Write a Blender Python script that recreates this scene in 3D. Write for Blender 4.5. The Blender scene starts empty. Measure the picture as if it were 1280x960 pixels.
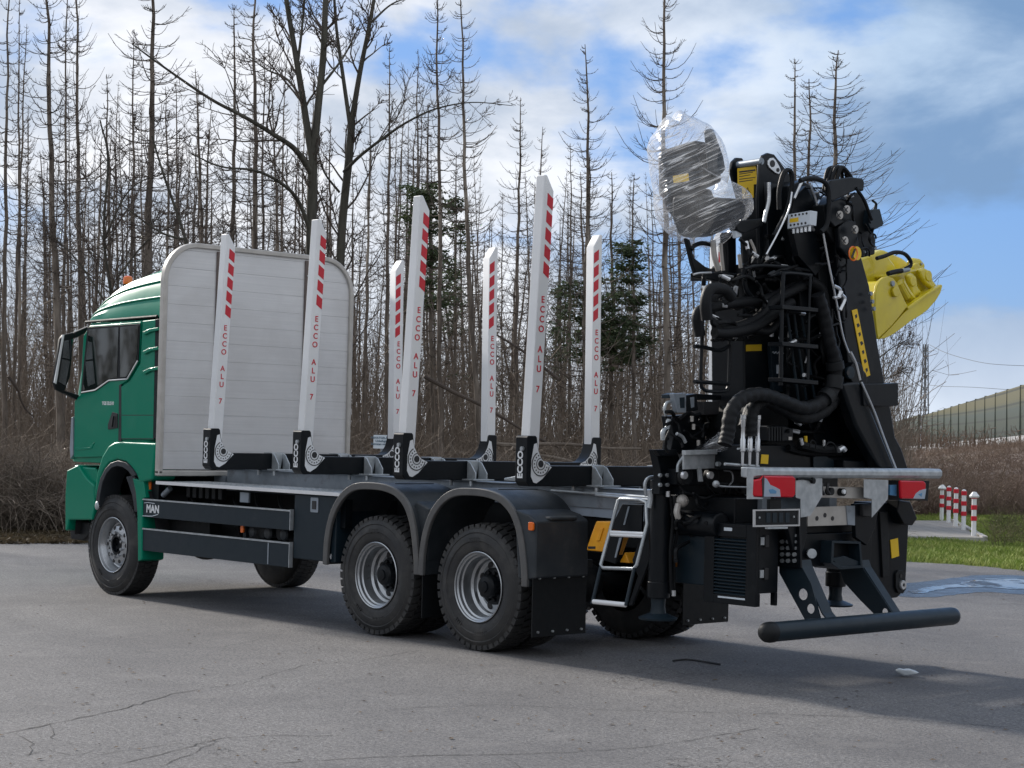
import bpy, math, random
import numpy as np
from mathutils import Vector, Matrix
from mathutils import noise as mnoise
R = math.radians
scn = bpy.context.scene
col = scn.collection

# ------------------------------------------------------------------ camera
CAM = Vector((-11.5765, 11.6355, 1.8508))
YAW, PIT, ROL, F = -0.74873, 0.02893, 0.0239, 2259.34
fwd = Vector((math.cos(YAW)*math.cos(PIT), math.sin(YAW)*math.cos(PIT), math.sin(PIT)))
rt0 = Vector((math.sin(YAW), -math.cos(YAW), 0)); up0 = rt0.cross(fwd)
rt = rt0*math.cos(ROL)+up0*math.sin(ROL); up = up0*math.cos(ROL)-rt0*math.sin(ROL)
cd = bpy.data.cameras.new('camera'); cam = bpy.data.objects.new('camera', cd); col.objects.link(cam)
m = Matrix((rt, up, -fwd)).transposed().to_4x4(); m.translation = CAM; cam.matrix_world = m
cd.sensor_width = 36; cd.lens = F/1280*36; cd.clip_start = .1; cd.clip_end = 4000
scn.camera = cam

# ------------------------------------------------------------------ light and sky
SUN_EL, SUN_AZ = R(25), 0.0          # the sun stands ahead of the truck (+x)
sd = bpy.data.lights.new('sun', 'SUN'); sun = bpy.data.objects.new('sun', sd); col.objects.link(sun)
sd.energy = 3.0; sd.angle = R(4); sd.color = (1, .93, .84)
sv = Vector((math.cos(SUN_EL)*math.cos(SUN_AZ), math.cos(SUN_EL)*math.sin(SUN_AZ), math.sin(SUN_EL)))
sun.rotation_euler = sv.to_track_quat('Z', 'Y').to_euler()
w = bpy.data.worlds.new('World'); scn.world = w; w.use_nodes = True
nt = w.node_tree; nt.nodes.clear()
class NT:
    """small helper for node graphs"""
    def __init__(s, tree): s.t = tree
    def n(s, typ, _in=None, **kw):
        nd = s.t.nodes.new(typ)
        for k, v in kw.items(): setattr(nd, k, v)
        for k, v in (_in or {}).items():
            if isinstance(v, bpy.types.NodeSocket): s.t.links.new(v, nd.inputs[k])
            else: nd.inputs[k].default_value = v
        return nd
    def math(s, op, a, b=0.0, clamp=False):
        nd = s.n('ShaderNodeMath', {0: a, 1: b}, operation=op); nd.use_clamp = clamp; return nd.outputs[0]
    def ramp(s, fac, stops, interp='LINEAR'):
        nd = s.n('ShaderNodeValToRGB', {0: fac}); cr = nd.color_ramp; cr.interpolation = interp
        while len(cr.elements) < len(stops): cr.elements.new(.5)
        for e, (p, c) in zip(cr.elements, stops):
            e.position = p; e.color = (c, c, c, 1) if isinstance(c, (int, float)) else (*c, 1)
        return nd.outputs[0]
    def mix(s, fac, a, b, blend='MIX'):
        nd = s.n('ShaderNodeMix', data_type='RGBA', blend_type=blend)
        for i, v in ((0, fac), (6, a), (7, b)):
            if isinstance(v, bpy.types.NodeSocket): s.t.links.new(v, nd.inputs[i])
            elif i == 0: nd.inputs[0].default_value = v
            else: nd.inputs[i].default_value = (*v, 1) if len(v) == 3 else v
        return nd.outputs[2]
    def noise(s, vec, scale, detail=4, rough=.55, dist=0.0):
        return s.n('ShaderNodeTexNoise', {'Vector': vec, 'Scale': scale, 'Detail': detail, 'Roughness': rough, 'Distortion': dist}).outputs[0]
T = NT(nt)
sky = T.n('ShaderNodeTexSky', sky_type='NISHITA'); sky.sun_disc = False
sky.sun_elevation = SUN_EL; sky.sun_rotation = R(90) - SUN_AZ
sky.air_density = 1.0; sky.dust_density = .8; sky.ozone_density = 1.5
tc = T.n('ShaderNodeTexCoord'); g = tc.outputs['Generated']
sep = T.n('ShaderNodeSeparateXYZ', {0: g})
pv = T.n('ShaderNodeMapping', {0: g, 1: (.35, .1, .2), 3: (1, 1, 2.1)}).outputs[0]
n1 = T.noise(pv, 4.2, 8, .52, .15)
n2 = T.noise(T.n('ShaderNodeMapping', {0: pv, 1: (4, 2, 1)}).outputs[0], 6.5, 8, .55, .25)
n3 = T.noise(T.n('ShaderNodeMapping', {0: pv, 1: (9, 4, 2)}).outputs[0], 2.4, 4, .5, .2)
dot = T.n('ShaderNodeVectorMath', {0: g, 1: (math.cos(R(-32)), math.sin(R(-32)), .14)}, operation='DOT_PRODUCT').outputs['Value']
near = T.ramp(dot, [(0.93, 0.0), (1.0, 1.0)])
back = T.ramp(T.n('ShaderNodeVectorMath', {0: g, 1: (math.cos(YAW), math.sin(YAW), 0.0)}, operation='DOT_PRODUCT').outputs['Value'], [(0.0, 1.0), (.75, 0.0)])   # unseen cloud cover added behind the camera to light shaded faces neutrally                     # 1 towards the sun side of the sky
lowz = T.ramp(sep.outputs[2], [(0.02, 1.0), (.11, 0.0)])
msk = T.math('ADD', T.math('ADD', n1, T.math('MULTIPLY', near, .13)), T.math('MULTIPLY', lowz, .27))
msk = T.math('ADD', msk, T.math('MULTIPLY', back, .25))
mask = T.ramp(msk, [(.49, 0.0), (.585, 1.0)], 'EASE')
thick = T.ramp(T.math('ADD', T.math('MULTIPLY', n2, .5), T.math('MULTIPLY', n3, .5)), [(.42, 1.0), (.58, 0.0)], 'EASE')
cl_white = T.mix(near, (3.1, 3.9, 4.9), (6.0, 6.0, 6.1))
cl_grey = T.mix(near, (1.15, 1.9, 3.1), (2.9, 3.3, 3.9))
cl = T.mix(T.math('MULTIPLY', back, .8), T.mix(T.math('MULTIPLY', lowz, .55), T.mix(thick, cl_grey, cl_white), (5.4, 5.6, 5.9)), (4.75, 4.8, 4.9))
hue = T.mix(.72, T.mix(1.0, sky.outputs[0], (.8, .85, .95), 'MULTIPLY'), (.62, 1.65, 3.95))
skyc = T.mix(T.math('MULTIPLY', mask, .94), hue, cl)
bg = T.n('ShaderNodeBackground', {0: skyc, 1: .10})
T.n('ShaderNodeOutputWorld', {0: bg.outputs[0]})
scn.view_settings.view_transform = 'Standard'; scn.view_settings.look = 'None'
scn.view_settings.exposure = 0.9; scn.view_settings.gamma = 1.0; scn.view_settings.use_curve_mapping = False
scn.cycles.max_bounces = 6; scn.cycles.transparent_max_bounces = 12
scn.cycles.diffuse_bounces = 3; scn.cycles.glossy_bounces = 3

# ------------------------------------------------------------------ placing helpers
def Pu(u, v, ax, val):
    """point of the plane ax = val (metres, world) seen at photo pixel (u, v)"""
    d = fwd + rt*((u-640)/F) - up*((v-480)/F); i = 'xyz'.index(ax)
    return CAM + d*((val-CAM[i])/d[i])
def Pd(u, v, D): return CAM + (fwd + rt*((u-640)/F) - up*((v-480)/F))*D
AX = {'x': Vector((1, 0, 0)), 'y': Vector((0, 1, 0)), 'z': Vector((0, 0, 1))}
AWAY = {'x': AX['x'], 'y': -AX['y'], 'z': -AX['z']}

def catmull(pts, n=6):
    pts = [Vector(p) for p in pts]
    if len(pts) < 3: return pts
    P = [pts[0]*2-pts[1]] + pts + [pts[-1]*2-pts[-2]]; out = []
    for i in range(1, len(P)-2):
        for k in range(n):
            t = k/n; a, b, c, d = P[i-1:i+3]
            out.append(.5*((2*b)+(c-a)*t+(2*a-5*b+4*c-d)*t*t+(3*b-a-3*c+d)*t**3))
    out.append(pts[-1]); return out

class MB:
    """collects shapes; build() links them as ONE mesh object"""
    def __init__(s): s.v = []; s.f = []
    def add(s, vs, fs):
        o = len(s.v); s.v += [tuple(p) for p in vs]; s.f += [[i+o for i in f] for f in fs]; return s
    def box(s, x0, x1, y0, y1, z0, z1):
        return s.add([(x, y, z) for x in (x0, x1) for y in (y0, y1) for z in (z0, z1)],
                     [(0, 1, 3, 2), (4, 6, 7, 5), (0, 4, 5, 1), (2, 3, 7, 6), (0, 2, 6, 4), (1, 5, 7, 3)])
    def prism(s, pts, off):
        pts = [Vector(p) for p in pts]; off = Vector(off); n = len(pts)
        return s.add(pts+[p+off for p in pts], [tuple(range(n))[::-1], tuple(range(n, 2*n))] + [(i, (i+1) % n, n+(i+1) % n, n+i) for i in range(n)])
    def px(s, pts, ax, val, th):
        """outline given where it is seen on the plane ax = val, with real thickness th away from the viewer's side"""
        return s.prism([Pu(u, v, ax, val) for u, v in pts], AWAY[ax]*th)
    def tube(s, pts, r, n=8, closed=False, smooth=0):
        pts = [Vector(p) for p in pts]
        if smooth: pts = catmull(pts, smooth)
        k = len(pts); rs = r if isinstance(r, (list, tuple)) else [r]*k
        if len(rs) != k: rs = [rs[0]+(rs[-1]-rs[0])*i/(k-1) for i in range(k)]
        vs = []; prev = None
        for i, p in enumerate(pts):
            a = pts[i-1] if (i or closed) else p; b = pts[(i+1) % k] if (i < k-1 or closed) else p
            t = (b-a)
            if t.length < 1e-9: t = Vector((0, 0, 1))
            t.normalize()
            if prev is None: e = t.orthogonal().normalized()
            else:
                e = prev - t*prev.dot(t)
                e = e.normalized() if e.length > 1e-6 else t.orthogonal().normalized()
            prev = e; b2 = t.cross(e)
            vs += [p+(e*math.cos(2*math.pi*j/n)+b2*math.sin(2*math.pi*j/n))*rs[i] for j in range(n)]
        fs = []
        for i in range(k if closed else k-1):
            for j in range(n): fs.append((i*n+j, i*n+(j+1) % n, ((i+1) % k)*n+(j+1) % n, ((i+1) % k)*n+j))
        if not closed: fs += [tuple(range(n))[::-1], tuple((k-1)*n+j for j in range(n))]
        return s.add(vs, fs)
    def cyl(s, p0, p1, r, r1=None, n=20): return s.tube([p0, p1], [r, r if r1 is None else r1], n)
    def lathe(s, c, axis, prof, n=32):
        c = Vector(c); a = Vector(axis).normalized(); e = a.orthogonal().normalized(); b = a.cross(e)
        vs = [c+a*h+(e*math.cos(2*math.pi*j/n)+b*math.sin(2*math.pi*j/n))*r for r, h in prof for j in range(n)]
        fs = [(i*n+j, i*n+(j+1) % n, (i+1)*n+(j+1) % n, (i+1)*n+j) for i in range(len(prof)-1) for j in range(n)]
        if prof[0][0] > 1e-6: pass
        return s.add(vs, fs)
    def ball(s, c, r, n=10):
        c = Vector(c); rr = r if isinstance(r, (tuple, list)) else (r, r, r)
        vs = [c+Vector((rr[0]*math.sin(math.pi*i/n)*math.cos(2*math.pi*j/n), rr[1]*math.sin(math.pi*i/n)*math.sin(2*math.pi*j/n), rr[2]*math.cos(math.pi*i/n))) for i in range(n+1) for j in range(n)]
        return s.add(vs, [(i*n+j, i*n+(j+1) % n, (i+1)*n+(j+1) % n, (i+1)*n+j) for i in range(n) for j in range(n)])
    def build(s, name, mat, parent=None, bev=0, ang=35, seg=2):
        me = bpy.data.meshes.new(name); me.from_pydata(s.v, [], s.f); me.validate()
        import bmesh
        bm = bmesh.new(); bm.from_mesh(me); bmesh.ops.recalc_face_normals(bm, faces=bm.faces); bm.to_mesh(me); bm.free()
        me.polygons.foreach_set('use_smooth', [True]*len(me.polygons)); me.set_sharp_from_angle(angle=R(ang))
        me.materials.append(mat)
        o = bpy.data.objects.new(name, me); col.objects.link(o)
        if parent: o.parent = parent; o.matrix_parent_inverse = parent.matrix_world.inverted()
        if bev:
            b = o.modifiers.new('bevel', 'BEVEL'); b.width = bev; b.segments = seg; b.limit_method = 'ANGLE'; b.angle_limit = R(40); b.harden_normals = True
        return o
def tag(o, label=None, cat=None, group=None, kind=None):
    for k, v in (('label', label), ('category', cat), ('group', group), ('kind', kind)):
        if v: o[k] = v
    return o
def empty(name, loc=(0, 0, 0), parent=None):
    o = bpy.data.objects.new(name, None); o.location = loc; col.objects.link(o)
    o.empty_display_size = .2
    if parent: o.parent = parent
    o.matrix_world = Matrix.Translation(Vector(loc)) if not parent else o.matrix_world
    bpy.context.view_layer.update()
    if parent: o.matrix_parent_inverse = parent.matrix_world.inverted()
    bpy.context.view_layer.update()
    return o

# ------------------------------------------------------------------ materials
def mat(name, c, rough=.5, metal=0, c2=None, nscale=6, rvar=.1, bump=0, bscale=30, coat=0, spec=.5, dirt=None, dscale=3, dlo=.55, dhi=.75):
    mm = bpy.data.materials.new(name); mm.use_nodes = True; t = NT(mm.node_tree); t.t.nodes.clear()
    tcn = t.n('ShaderNodeTexCoord').outputs['Object']
    base = (*c, 1)
    nz = t.noise(tcn, nscale, 5)
    if c2: base = t.mix(t.ramp(nz, [(.35, 0.0), (.65, 1.0)]), c, c2)
    if dirt:
        dn = t.ramp(t.noise(tcn, dscale, 8, .65, .3), [(dlo, 0.0), (dhi, .75)])
        base = t.mix(dn, base if not isinstance(base, tuple) else c, dirt)
    p = t.n('ShaderNodeBsdfPrincipled', {'Base Color': base, 'Metallic': metal, 'Coat Weight': coat, 'Coat Roughness': .04, 'Specular IOR Level': spec})
    rr = t.math('ADD', t.math('MULTIPLY', t.math('SUBTRACT', t.noise(tcn, nscale*2.3, 6), .5), rvar*3), rough, True)
    t.t.links.new(rr, p.inputs['Roughness'])
    if bump:
        b = t.n('ShaderNodeBump', {'Height': t.noise(tcn, bscale, 6, .6), 'Strength': bump, 'Distance': .01}); t.t.links.new(b.outputs[0], p.inputs['Normal'])
    t.n('ShaderNodeOutputMaterial', {0: p.outputs[0]})
    return mm
M = {}
M['green'] = mat('green_paint', (.0, .21, .125), .36, coat=.22, spec=.15, rvar=.05, nscale=2, dirt=(.05, .10, .08), dscale=2.5, dlo=.7, dhi=1.0)
M['black'] = mat('black_steel_paint', (.004, .006, .0085), .36, rvar=.12, nscale=5, coat=.0, spec=.25, dirt=(.03, .032, .035), dscale=6, dlo=.6, dhi=.95)
M['navy'] = mat('dark_blue_grey_paint', (.010, .020, .029), .42, spec=.3, rvar=.1, nscale=4, dirt=(.045, .05, .055), dscale=5, dlo=.6, dhi=.9)
M['blackm'] = mat('black_matte_plastic', (.006, .0075, .009), .55, spec=.3, rvar=.1, nscale=8)
M['fender'] = mat('grey_black_plastic', (.022, .028, .034), .52, spec=.35, c2=(.036, .042, .048), nscale=4, bump=.12, bscale=180, dirt=(.10, .095, .085), dscale=4, dlo=.56, dhi=.9)
M['rubber'] = mat('tyre_rubber', (.022, .023, .025), .62, spec=.4, c2=(.034, .034, .034), nscale=5, bump=.15, bscale=120, dirt=(.10, .095, .088), dscale=4, dlo=.50, dhi=.85)
M['hose'] = mat('hose_rubber', (.004, .005, .0065), .55, spec=.25, nscale=20, bump=.3, bscale=150)
M['alu'] = mat('white_anodised_aluminium', (.80, .81, .82), .42, .1, c2=(.74, .75, .76), nscale=3, rvar=.06)
M['galv'] = mat('galvanised_steel', (.50, .53, .55), .42, .55, c2=(.36, .39, .41), nscale=14, bump=.05, bscale=40, dirt=(.22, .21, .20), dscale=5, dlo=.62, dhi=.9)
M['galvd'] = mat('dull_galvanised_plate', (.33, .37, .42), .5, .45, c2=(.25, .29, .33), nscale=5, bump=.05, bscale=20, dirt=(.14, .13, .12), dscale=6)
M['chrome'] = mat('bright_fitting_metal', (.66, .68, .70), .3, .75, nscale=4, rvar=.03)
M['rim'] = mat('silver_wheel_rim', (.50, .52, .54), .33, .85, c2=(.40, .42, .44), nscale=6, dirt=(.2, .18, .16), dscale=8, dlo=.6, dhi=.9)
M['lip'] = mat('lit_lip_plastic', (.075, .076, .078), .5, c2=(.105, .103, .10), nscale=6)  # sky light caught by the mudguard edges is put into this paler grey
M['white'] = mat('white_paint', (.74, .76, .78), .45, nscale=5)
M['red'] = mat('red_reflective_film', (.55, .012, .03), .4)
M['redl'] = mat('red_lamp_lens', (.55, .004, .018), .2, coat=.3, spec=.3, bump=.15, bscale=90)
M['clearl'] = mat('clear_lamp_lens', (.34, .42, .52), .2, coat=.8, bump=.15, bscale=60)
M['bluel'] = mat('blue_tinted_lens_core', (.10, .27, .48), .15, coat=.6)
M['orange'] = mat('amber_lens', (.85, .16, .01), .25, coat=.5)
M['yellowp'] = mat('yellow_plastic', (.80, .36, .01), .4, c2=(.72, .30, .01), nscale=9)
M['yellow'] = mat('yellow_machine_paint', (.68, .56, .012), .33, coat=.35, c2=(.58, .46, .015), nscale=3, dirt=(.28, .2, .06), dscale=9, dlo=.6, dhi=.85)
M['label'] = mat('yellow_label', (.78, .50, .01), .45)
M['ink'] = mat('dark_print', (.02, .02, .022), .5)
M['plate'] = mat('pale_sign_sheet', (.62, .68, .74), .45)
M['mirror'] = mat('mirror_glass', (.5, .56, .6), .03, 1, rvar=0)
M['cream'] = mat('beige_frame_aluminium', (.50, .48, .45), .5, .3, c2=(.42, .40, .37), nscale=7)
M['brownst'] = mat('brown_recess', (.12, .095, .085), .7)
def glassmat():
    mm = bpy.data.materials.new('tinted_window_glass'); mm.use_nodes = True; t = NT(mm.node_tree); t.t.nodes.clear()
    p = t.n('ShaderNodeBsdfPrincipled', {'Base Color': (.012, .018, .017, 1), 'Roughness': .03, 'Specular IOR Level': 1.0})
    tr = t.n('ShaderNodeBsdfTransparent', {0: (.55, .65, .6, 1)}); mx = t.n('ShaderNodeMixShader', {0: .12, 1: p.outputs[0], 2: tr.outputs[0]})
    t.n('ShaderNodeOutputMaterial', {0: mx.outputs[0]}); return mm
M['glass'] = glassmat()
def plankmat():
    mm = bpy.data.materials.new('brushed_aluminium_planks'); mm.use_nodes = True; t = NT(mm.node_tree); t.t.nodes.clear()
    o = t.n('ShaderNodeTexCoord').outputs['Object']
    st = t.n('ShaderNodeMapping', {0: o, 3: (1, .35, 14)}).outputs[0]
    a = t.noise(st, 3, 8, .7); b = t.noise(o, 1.3, 6, .6, .4)
    sc = t.n('ShaderNodeMapping', {0: o, 3: (1, 22, 1.5)}).outputs[0]
    c = t.ramp(t.noise(sc, 2.0, 4, .6), [(.68, 0.0), (.78, 1.0)])
    base = t.mix(t.ramp(a, [(.3, 0.0), (.7, 1.0)]), (.60, .605, .615), (.70, .70, .705))
    base = t.mix(t.ramp(b, [(.4, 0.0), (.75, .6)]), base, (.50, .49, .485))
    base = t.mix(t.math('MULTIPLY', c, .25), base, (.66, .67, .69))
    p = t.n('ShaderNodeBsdfPrincipled', {'Base Color': base, 'Metallic': .3, 'Roughness': .5})
    bp = t.n('ShaderNodeBump', {'Height': a, 'Strength': .12, 'Distance': .004}); t.t.links.new(bp.outputs[0], p.inputs['Normal'])
    t.n('ShaderNodeOutputMaterial', {0: p.outputs[0]}); return mm
M['plank'] = plankmat()
def bagmat():
    mm = bpy.data.materials.new('clear_plastic_film'); mm.use_nodes = True; t = NT(mm.node_tree); t.t.nodes.clear()
    o = t.n('ShaderNodeTexCoord').outputs['Object']
    def dt(v): return t.n('ShaderNodeVectorMath', {0: o, 1: tuple(v)}, operation='DOT_PRODUCT').outputs['Value']
    ac = up*math.cos(R(24))-rt*math.sin(R(24)); al = up*math.sin(R(24))+rt*math.cos(R(24))
    rot = t.n('ShaderNodeCombineXYZ', {0: t.math('MULTIPLY', dt(al), 1.3), 1: t.math('MULTIPLY', dt(ac), 17.0), 2: t.math('MULTIPLY', dt(fwd), 2.0)}).outputs[0]
    s = t.noise(rot, 1.6, 2, .5, .35)
    wr = t.ramp(s, [(.53, 0.0), (.57, .9), (.61, 0.0)])
    b = t.n('ShaderNodeBump', {'Height': s, 'Strength': .6, 'Distance': .05})
    gl = t.n('ShaderNodeBsdfGlossy', {0: (1, 1, 1, 1), 1: .22, 'Normal': b.outputs[0]})
    df = t.n('ShaderNodeBsdfTranslucent', {0: (.85, .87, .9, 1)}); d2 = t.n('ShaderNodeBsdfDiffuse', {0: (.8, .82, .85, 1)})
    ad = t.n('ShaderNodeMixShader', {0: .5, 1: df.outputs[0], 2: d2.outputs[0]})
    a2 = t.n('ShaderNodeMixShader', {0: .45, 1: ad.outputs[0], 2: gl.outputs[0]})
    tr = t.n('ShaderNodeBsdfTransparent', {0: (.97, .98, 1, 1)})
    lw = t.n('ShaderNodeLayerWeight', {0: .35}).outputs['Facing']
    fac = t.math('ADD', t.math('ADD', t.math('MULTIPLY', lw, .30), t.math('MULTIPLY', wr, .5)), .13, True)
    mx = t.n('ShaderNodeMixShader', {0: fac, 1: tr.outputs[0], 2: a2.outputs[0]})
    t.n('ShaderNodeOutputMaterial', {0: mx.outputs[0]}); return mm
M['film'] = bagmat()

def text(s, size, origin, xd, yd, mt, parent=None, name='lettering', depth=.0015, align='LEFT', spacing=1.0, bold=0.0):
    """flat writing as a thin solid; origin = left end of its base line"""
    cu = bpy.data.curves.new('txt', 'FONT'); cu.body = s; cu.size = size; cu.extrude = depth; cu.align_x = align; cu.space_character = spacing; cu.offset = bold
    o = bpy.data.objects.new('txt', cu); col.objects.link(o); dg = bpy.context.evaluated_depsgraph_get()
    me = bpy.data.meshes.new_from_object(o.evaluated_get(dg)); bpy.data.objects.remove(o); bpy.data.curves.remove(cu)
    xd = Vector(xd).normalized(); yd = Vector(yd).normalized(); zd = xd.cross(yd)
    mw = Matrix((xd, yd, zd)).transposed().to_4x4(); mw.translation = Vector(origin); me.transform(mw)
    return me
def text_obj(items, name, mt, parent):
    mb = MB()
    for it in items:
        me = text(*it[0], None, **it[1]); mb.add([v.co for v in me.vertices], [tuple(p.vertices) for p in me.polygons]); bpy.data.meshes.remove(me)
    return mb.build(name, mt, parent)
def tx(s, size, origin, xd, yd, **k): return ((s, size, origin, xd, yd), k)
BX, LX = (0, -1, 0), (-1, 0, 0)      # reading direction on a rear face and on the left flank
UPZ = (0, 0, 1)
# ================================================================== THE TRUCK
truck = tag(empty('log_truck', (2, 0, 0)), 'green cab timber truck with striped white stakes and folded black loading crane', 'truck')
def rrect(x0, x1, y0, y1, r, n=5):
    """rounded rectangle outline as 2D points"""
    out = []
    for cx, cy, a0 in ((x1-r, y1-r, 0), (x0+r, y1-r, 90), (x0+r, y0+r, 180), (x1-r, y0+r, 270)):
        for k in range(n+1):
            a = R(a0+90*k/n); out.append((cx+r*math.cos(a), cy+r*math.sin(a)))
    return out
def bolt(mb, p, ax, r=.014, h=.012):
    p = Vector(p); a = Vector(ax); mb.cyl(p, p+a*h, r, r, 6)

# ---- wheels
def tyre_mb(x, yo, s, lug):
    """one tyre; yo = outer face, s = +1 left side of the truck; solid of revolution with tread blocks"""
    mb = MB(); W = .31; c = (x, yo-s*W, .55)
    prof = [(.295, 0.0), (.33, -.004), (.40, -.018+.018), (.46, 0.012), (.515, .03), (.53, .05), (.535, .155), (.53, .26), (.515, .285),
            (.47, .306), (.462, .300), (.43, .312), (.40, .314), (.392, .306), (.35, .303), (.315, .292), (.298, .275), (.285, .262)]
    mb.lathe(c, (0, s, 0), prof, 72)
    n = 44 if lug else 60
    for k in range(n):
        a = 2*math.pi*k/n
        for (h0, h1, off) in (((.02, .105, 0), (.11, .2, .5), (.205, .292, .25)) if lug else ((.03, .11, 0), (.115, .195, .4), (.20, .28, .1))):
            aa = a+off*2*math.pi/n; da = (.36 if lug else .43)*2*math.pi/n
            r1 = .552; r0 = .50 if (h0 < .05 or h1 > .27) else .525
            pts = []
            for (h, an) in ((h0, aa-da), (h1, aa-da+(.05 if lug else .02)), (h1, aa+da+(.05 if lug else .02)), (h0, aa+da)):
                pts.append((h, an))
            def P(r, h, an): return Vector((x+r*math.cos(an), c[1]+s*h, .55+r*math.sin(an)))
            vs = [P(r0, *q) for q in pts]+[P(r1 - (.012 if (q[0] < .03 or q[0] > .285) else 0), *q) for q in pts]
            mb.add(vs, [(0, 1, 2, 3), (4, 7, 6, 5), (0, 4, 5, 1), (1, 5, 6, 2), (2, 6, 7, 3), (3, 7, 4, 0)])
    return mb
def side_lettering(mb, x, y, s):
    """raised bars and blocks on the side wall"""
    for a0, n_, r in ((250, 7, .385), (75, 6, .39), (300, 4, .375)):
        for k in range(n_):
            a = R(a0+k*3.4); b = R(a0+k*3.4+2.2)
            def P(r, a, h): return Vector((x+r*math.cos(a), y+s*h, .55+r*math.sin(a)))
            q = [P(r, a, -.012), P(r+.035, a, -.012), P(r+.035, b, -.012), P(r, b, -.012)]
            mb.prism(q, (0, s*.017, 0))
def wheel(x, s, kind):
    wroot = empty('wheel', (x, s*1.07, .55), truck)
    yo = s*1.235 if kind != 'front' else s*1.25
    t = tyre_mb(x, yo, s, kind != 'front'); side_lettering(t, x, yo, s); t.build('tyre', M['rubber'], wroot, ang=40)
    rim = MB(); a = (0, s, 0)
    if kind == 'rear':
        inner = tyre_mb(x, s*.90, s, True); inner.build('tyre', M['rubber'], wroot, ang=40)
        c = (x, yo-s*.31, .55)
        rim.lathe(c, a, [(.283, .262), (.302, .292), (.306, .298), (.300, .303), (.292, .297), (.290, .283), (.277, .272), (.274, .245), (.262, .235), (.256, .15), (.236, .135), (.232, .10), (.222, .092), (.214, .086), (.205, .08), (.16, .095), (.135, .095), (.13, .03)], 64)
        ho = MB()
        for k in range(8):
            an = R(22+45*k); p = Vector((x+.185*math.cos(an), c[1]+s*.079, .55+.185*math.sin(an)))
            ho.lathe(p, a, [(.0, .014), (.030, .014), (.034, .010), (.035, .0)], 16)
        ho.build('hand_hole', M['ink'], wroot)
        hub = MB()
        hub.lathe(c, a, [(.162, .08), (.16, .115), (.14, .125), (.105, .13), (.10, .20), (.088, .215), (.05, .222), (.046, .235), (.0, .238)], 32)
        for k in range(10):
            an = R(36*k); p = Vector((x+.122*math.cos(an), c[1]+s*.12, .55+.122*math.sin(an))); bolt(hub, p, a, .016, .03)
        hub.build('hub', M['black'], wroot, ang=30)
    else:
        c = (x, yo-s*.31, .55)
        rim.lathe(c, a, [(.283, .262), (.302, .292), (.306, .298), (.300, .302), (.292, .296), (.284, .26), (.262, .225), (.255, .19), (.235, .18), (.225, .21), (.205, .235), (.15, .248), (.12, .25), (.115, .24), (.11, .15)], 64)
        for k in range(10):
            an = R(18+36*k); bolt(rim, (x+.135*math.cos(an), c[1]+s*.246, .55+.135*math.sin(an)), a, .016, .03)
        ho = MB()
        for k in range(10):
            an = R(36*k); p = Vector((x+.188*math.cos(an), c[1]+s*.232, .55+.188*math.sin(an)))
            ho.lathe(p, a, [(.0, .013), (.019, .013), (.023, .01), (.024, .0)], 12)
        ho.build('hand_hole', M['ink'], wroot)
        hub = MB(); hub.lathe(c, a, [(.112, .15), (.112, .245), (.1, .25), (.085, .25), (.08, .21), (.055, .2), (.0, .2)], 32)
        for k in range(6):
            an = R(60*k); bolt(hub, (x+.068*math.cos(an), c[1]+s*.205, .55+.068*math.sin(an)), a, .012, .02)
        hub.build('hub', M['black'], wroot, ang=30)
    rim.build('rim', M['rim'], wroot, ang=30)
    return wroot
for s in (1, -1):
    wheel(6.02, s, 'front'); wheel(1.4, s, 'rear'); wheel(0, s, 'rear')

# ---- chassis
c = MB()
for s in (1, -1):
    c.box(-2.55, 7.0, s*.38-.04, s*.38+.04, .93, 1.24)
for x in (-2.4, -1.2, .7, 2.2, 3.6, 4.9, 6.6): c.box(x-.05, x+.05, -.34, .34, .97, 1.2)
for x in (0, 1.4, 6.02):
    c.cyl((x, -.9, .55), (x, .9, .55), .075, n=14); c.ball((x, 0, .55), (.2, .26, .2), 12)
    for s in (1, -1): c.box(x-.55, x+.55, s*.42-.04, s*.42+.04, .72, .80)
c.cyl((0, 0, .62), (4.5, .0, .78), .06, n=12)
c.box(4.1, 6.6, -.33, .33, .75, 1.25)
c.build('chassis_frame', M['blackm'], truck, bev=.006)
c = MB()                                                     # galvanised sub frame on top of the chassis
for s in (1, -1):
    c.box(-2.5, 4.95, s*.43-.05, s*.43+.05, 1.25, 1.42)
    c.box(-2.0, 4.95, s*.43-.09, s*.43+.09, 1.42, 1.432)
c.build('sub_frame', M['galvd'], truck, bev=.004)
c = MB()
for x, z, l in ((4.0, 1.18, .3), (3.2, 1.15, .4)): c.cyl((x, .75, .8), (x-l, .75, .8), .16, n=20)
c.cyl((4.9, .7, .85), (4.1, .7, .85), .2, n=20); c.box(4.4, 5.2, .55, 1.05, .6, .88)
for k in range(6): c.box(4.75-k*.12, 4.82-k*.12, 1.02, 1.08, 1.12, 1.24)
for k in range(5): c.tube([(5.0-k*.4, .9, 1.2), (4.8-k*.4, 1.0, 1.08), (4.6-k*.4, .95, 1.0), (4.5-k*.4, .8, .9)], .018, 6, smooth=4)
c.box(2.1, 5.2, .35, .6, .6, 1.2)
for k in range(3): c.cyl((3.35-k*.3, 1.12, .84), (3.35-k*.3, .9, .84), .075, .06, 14)
c.build('tanks_and_pipes', M['blackm'], truck, bev=.01)
for k in range(3): MB().lathe((3.5-k*.27, 1.13, .83), (0, 1, 0), [(.062, 0), (.05, .02), (.03, .025), (0, .03)], 16).build('pipe_cap', M['fender'], truck)
MB().box(3.55, 3.7, 1.14, 1.16, 1.12, 1.22).build('rating_plate', M['galvd'], truck); MB().cyl((5.15, 1.15, 1.13), (5.02, 1.15, 1.21), .03, n=10).build('filter_cap', M['galvd'], truck)
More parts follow.
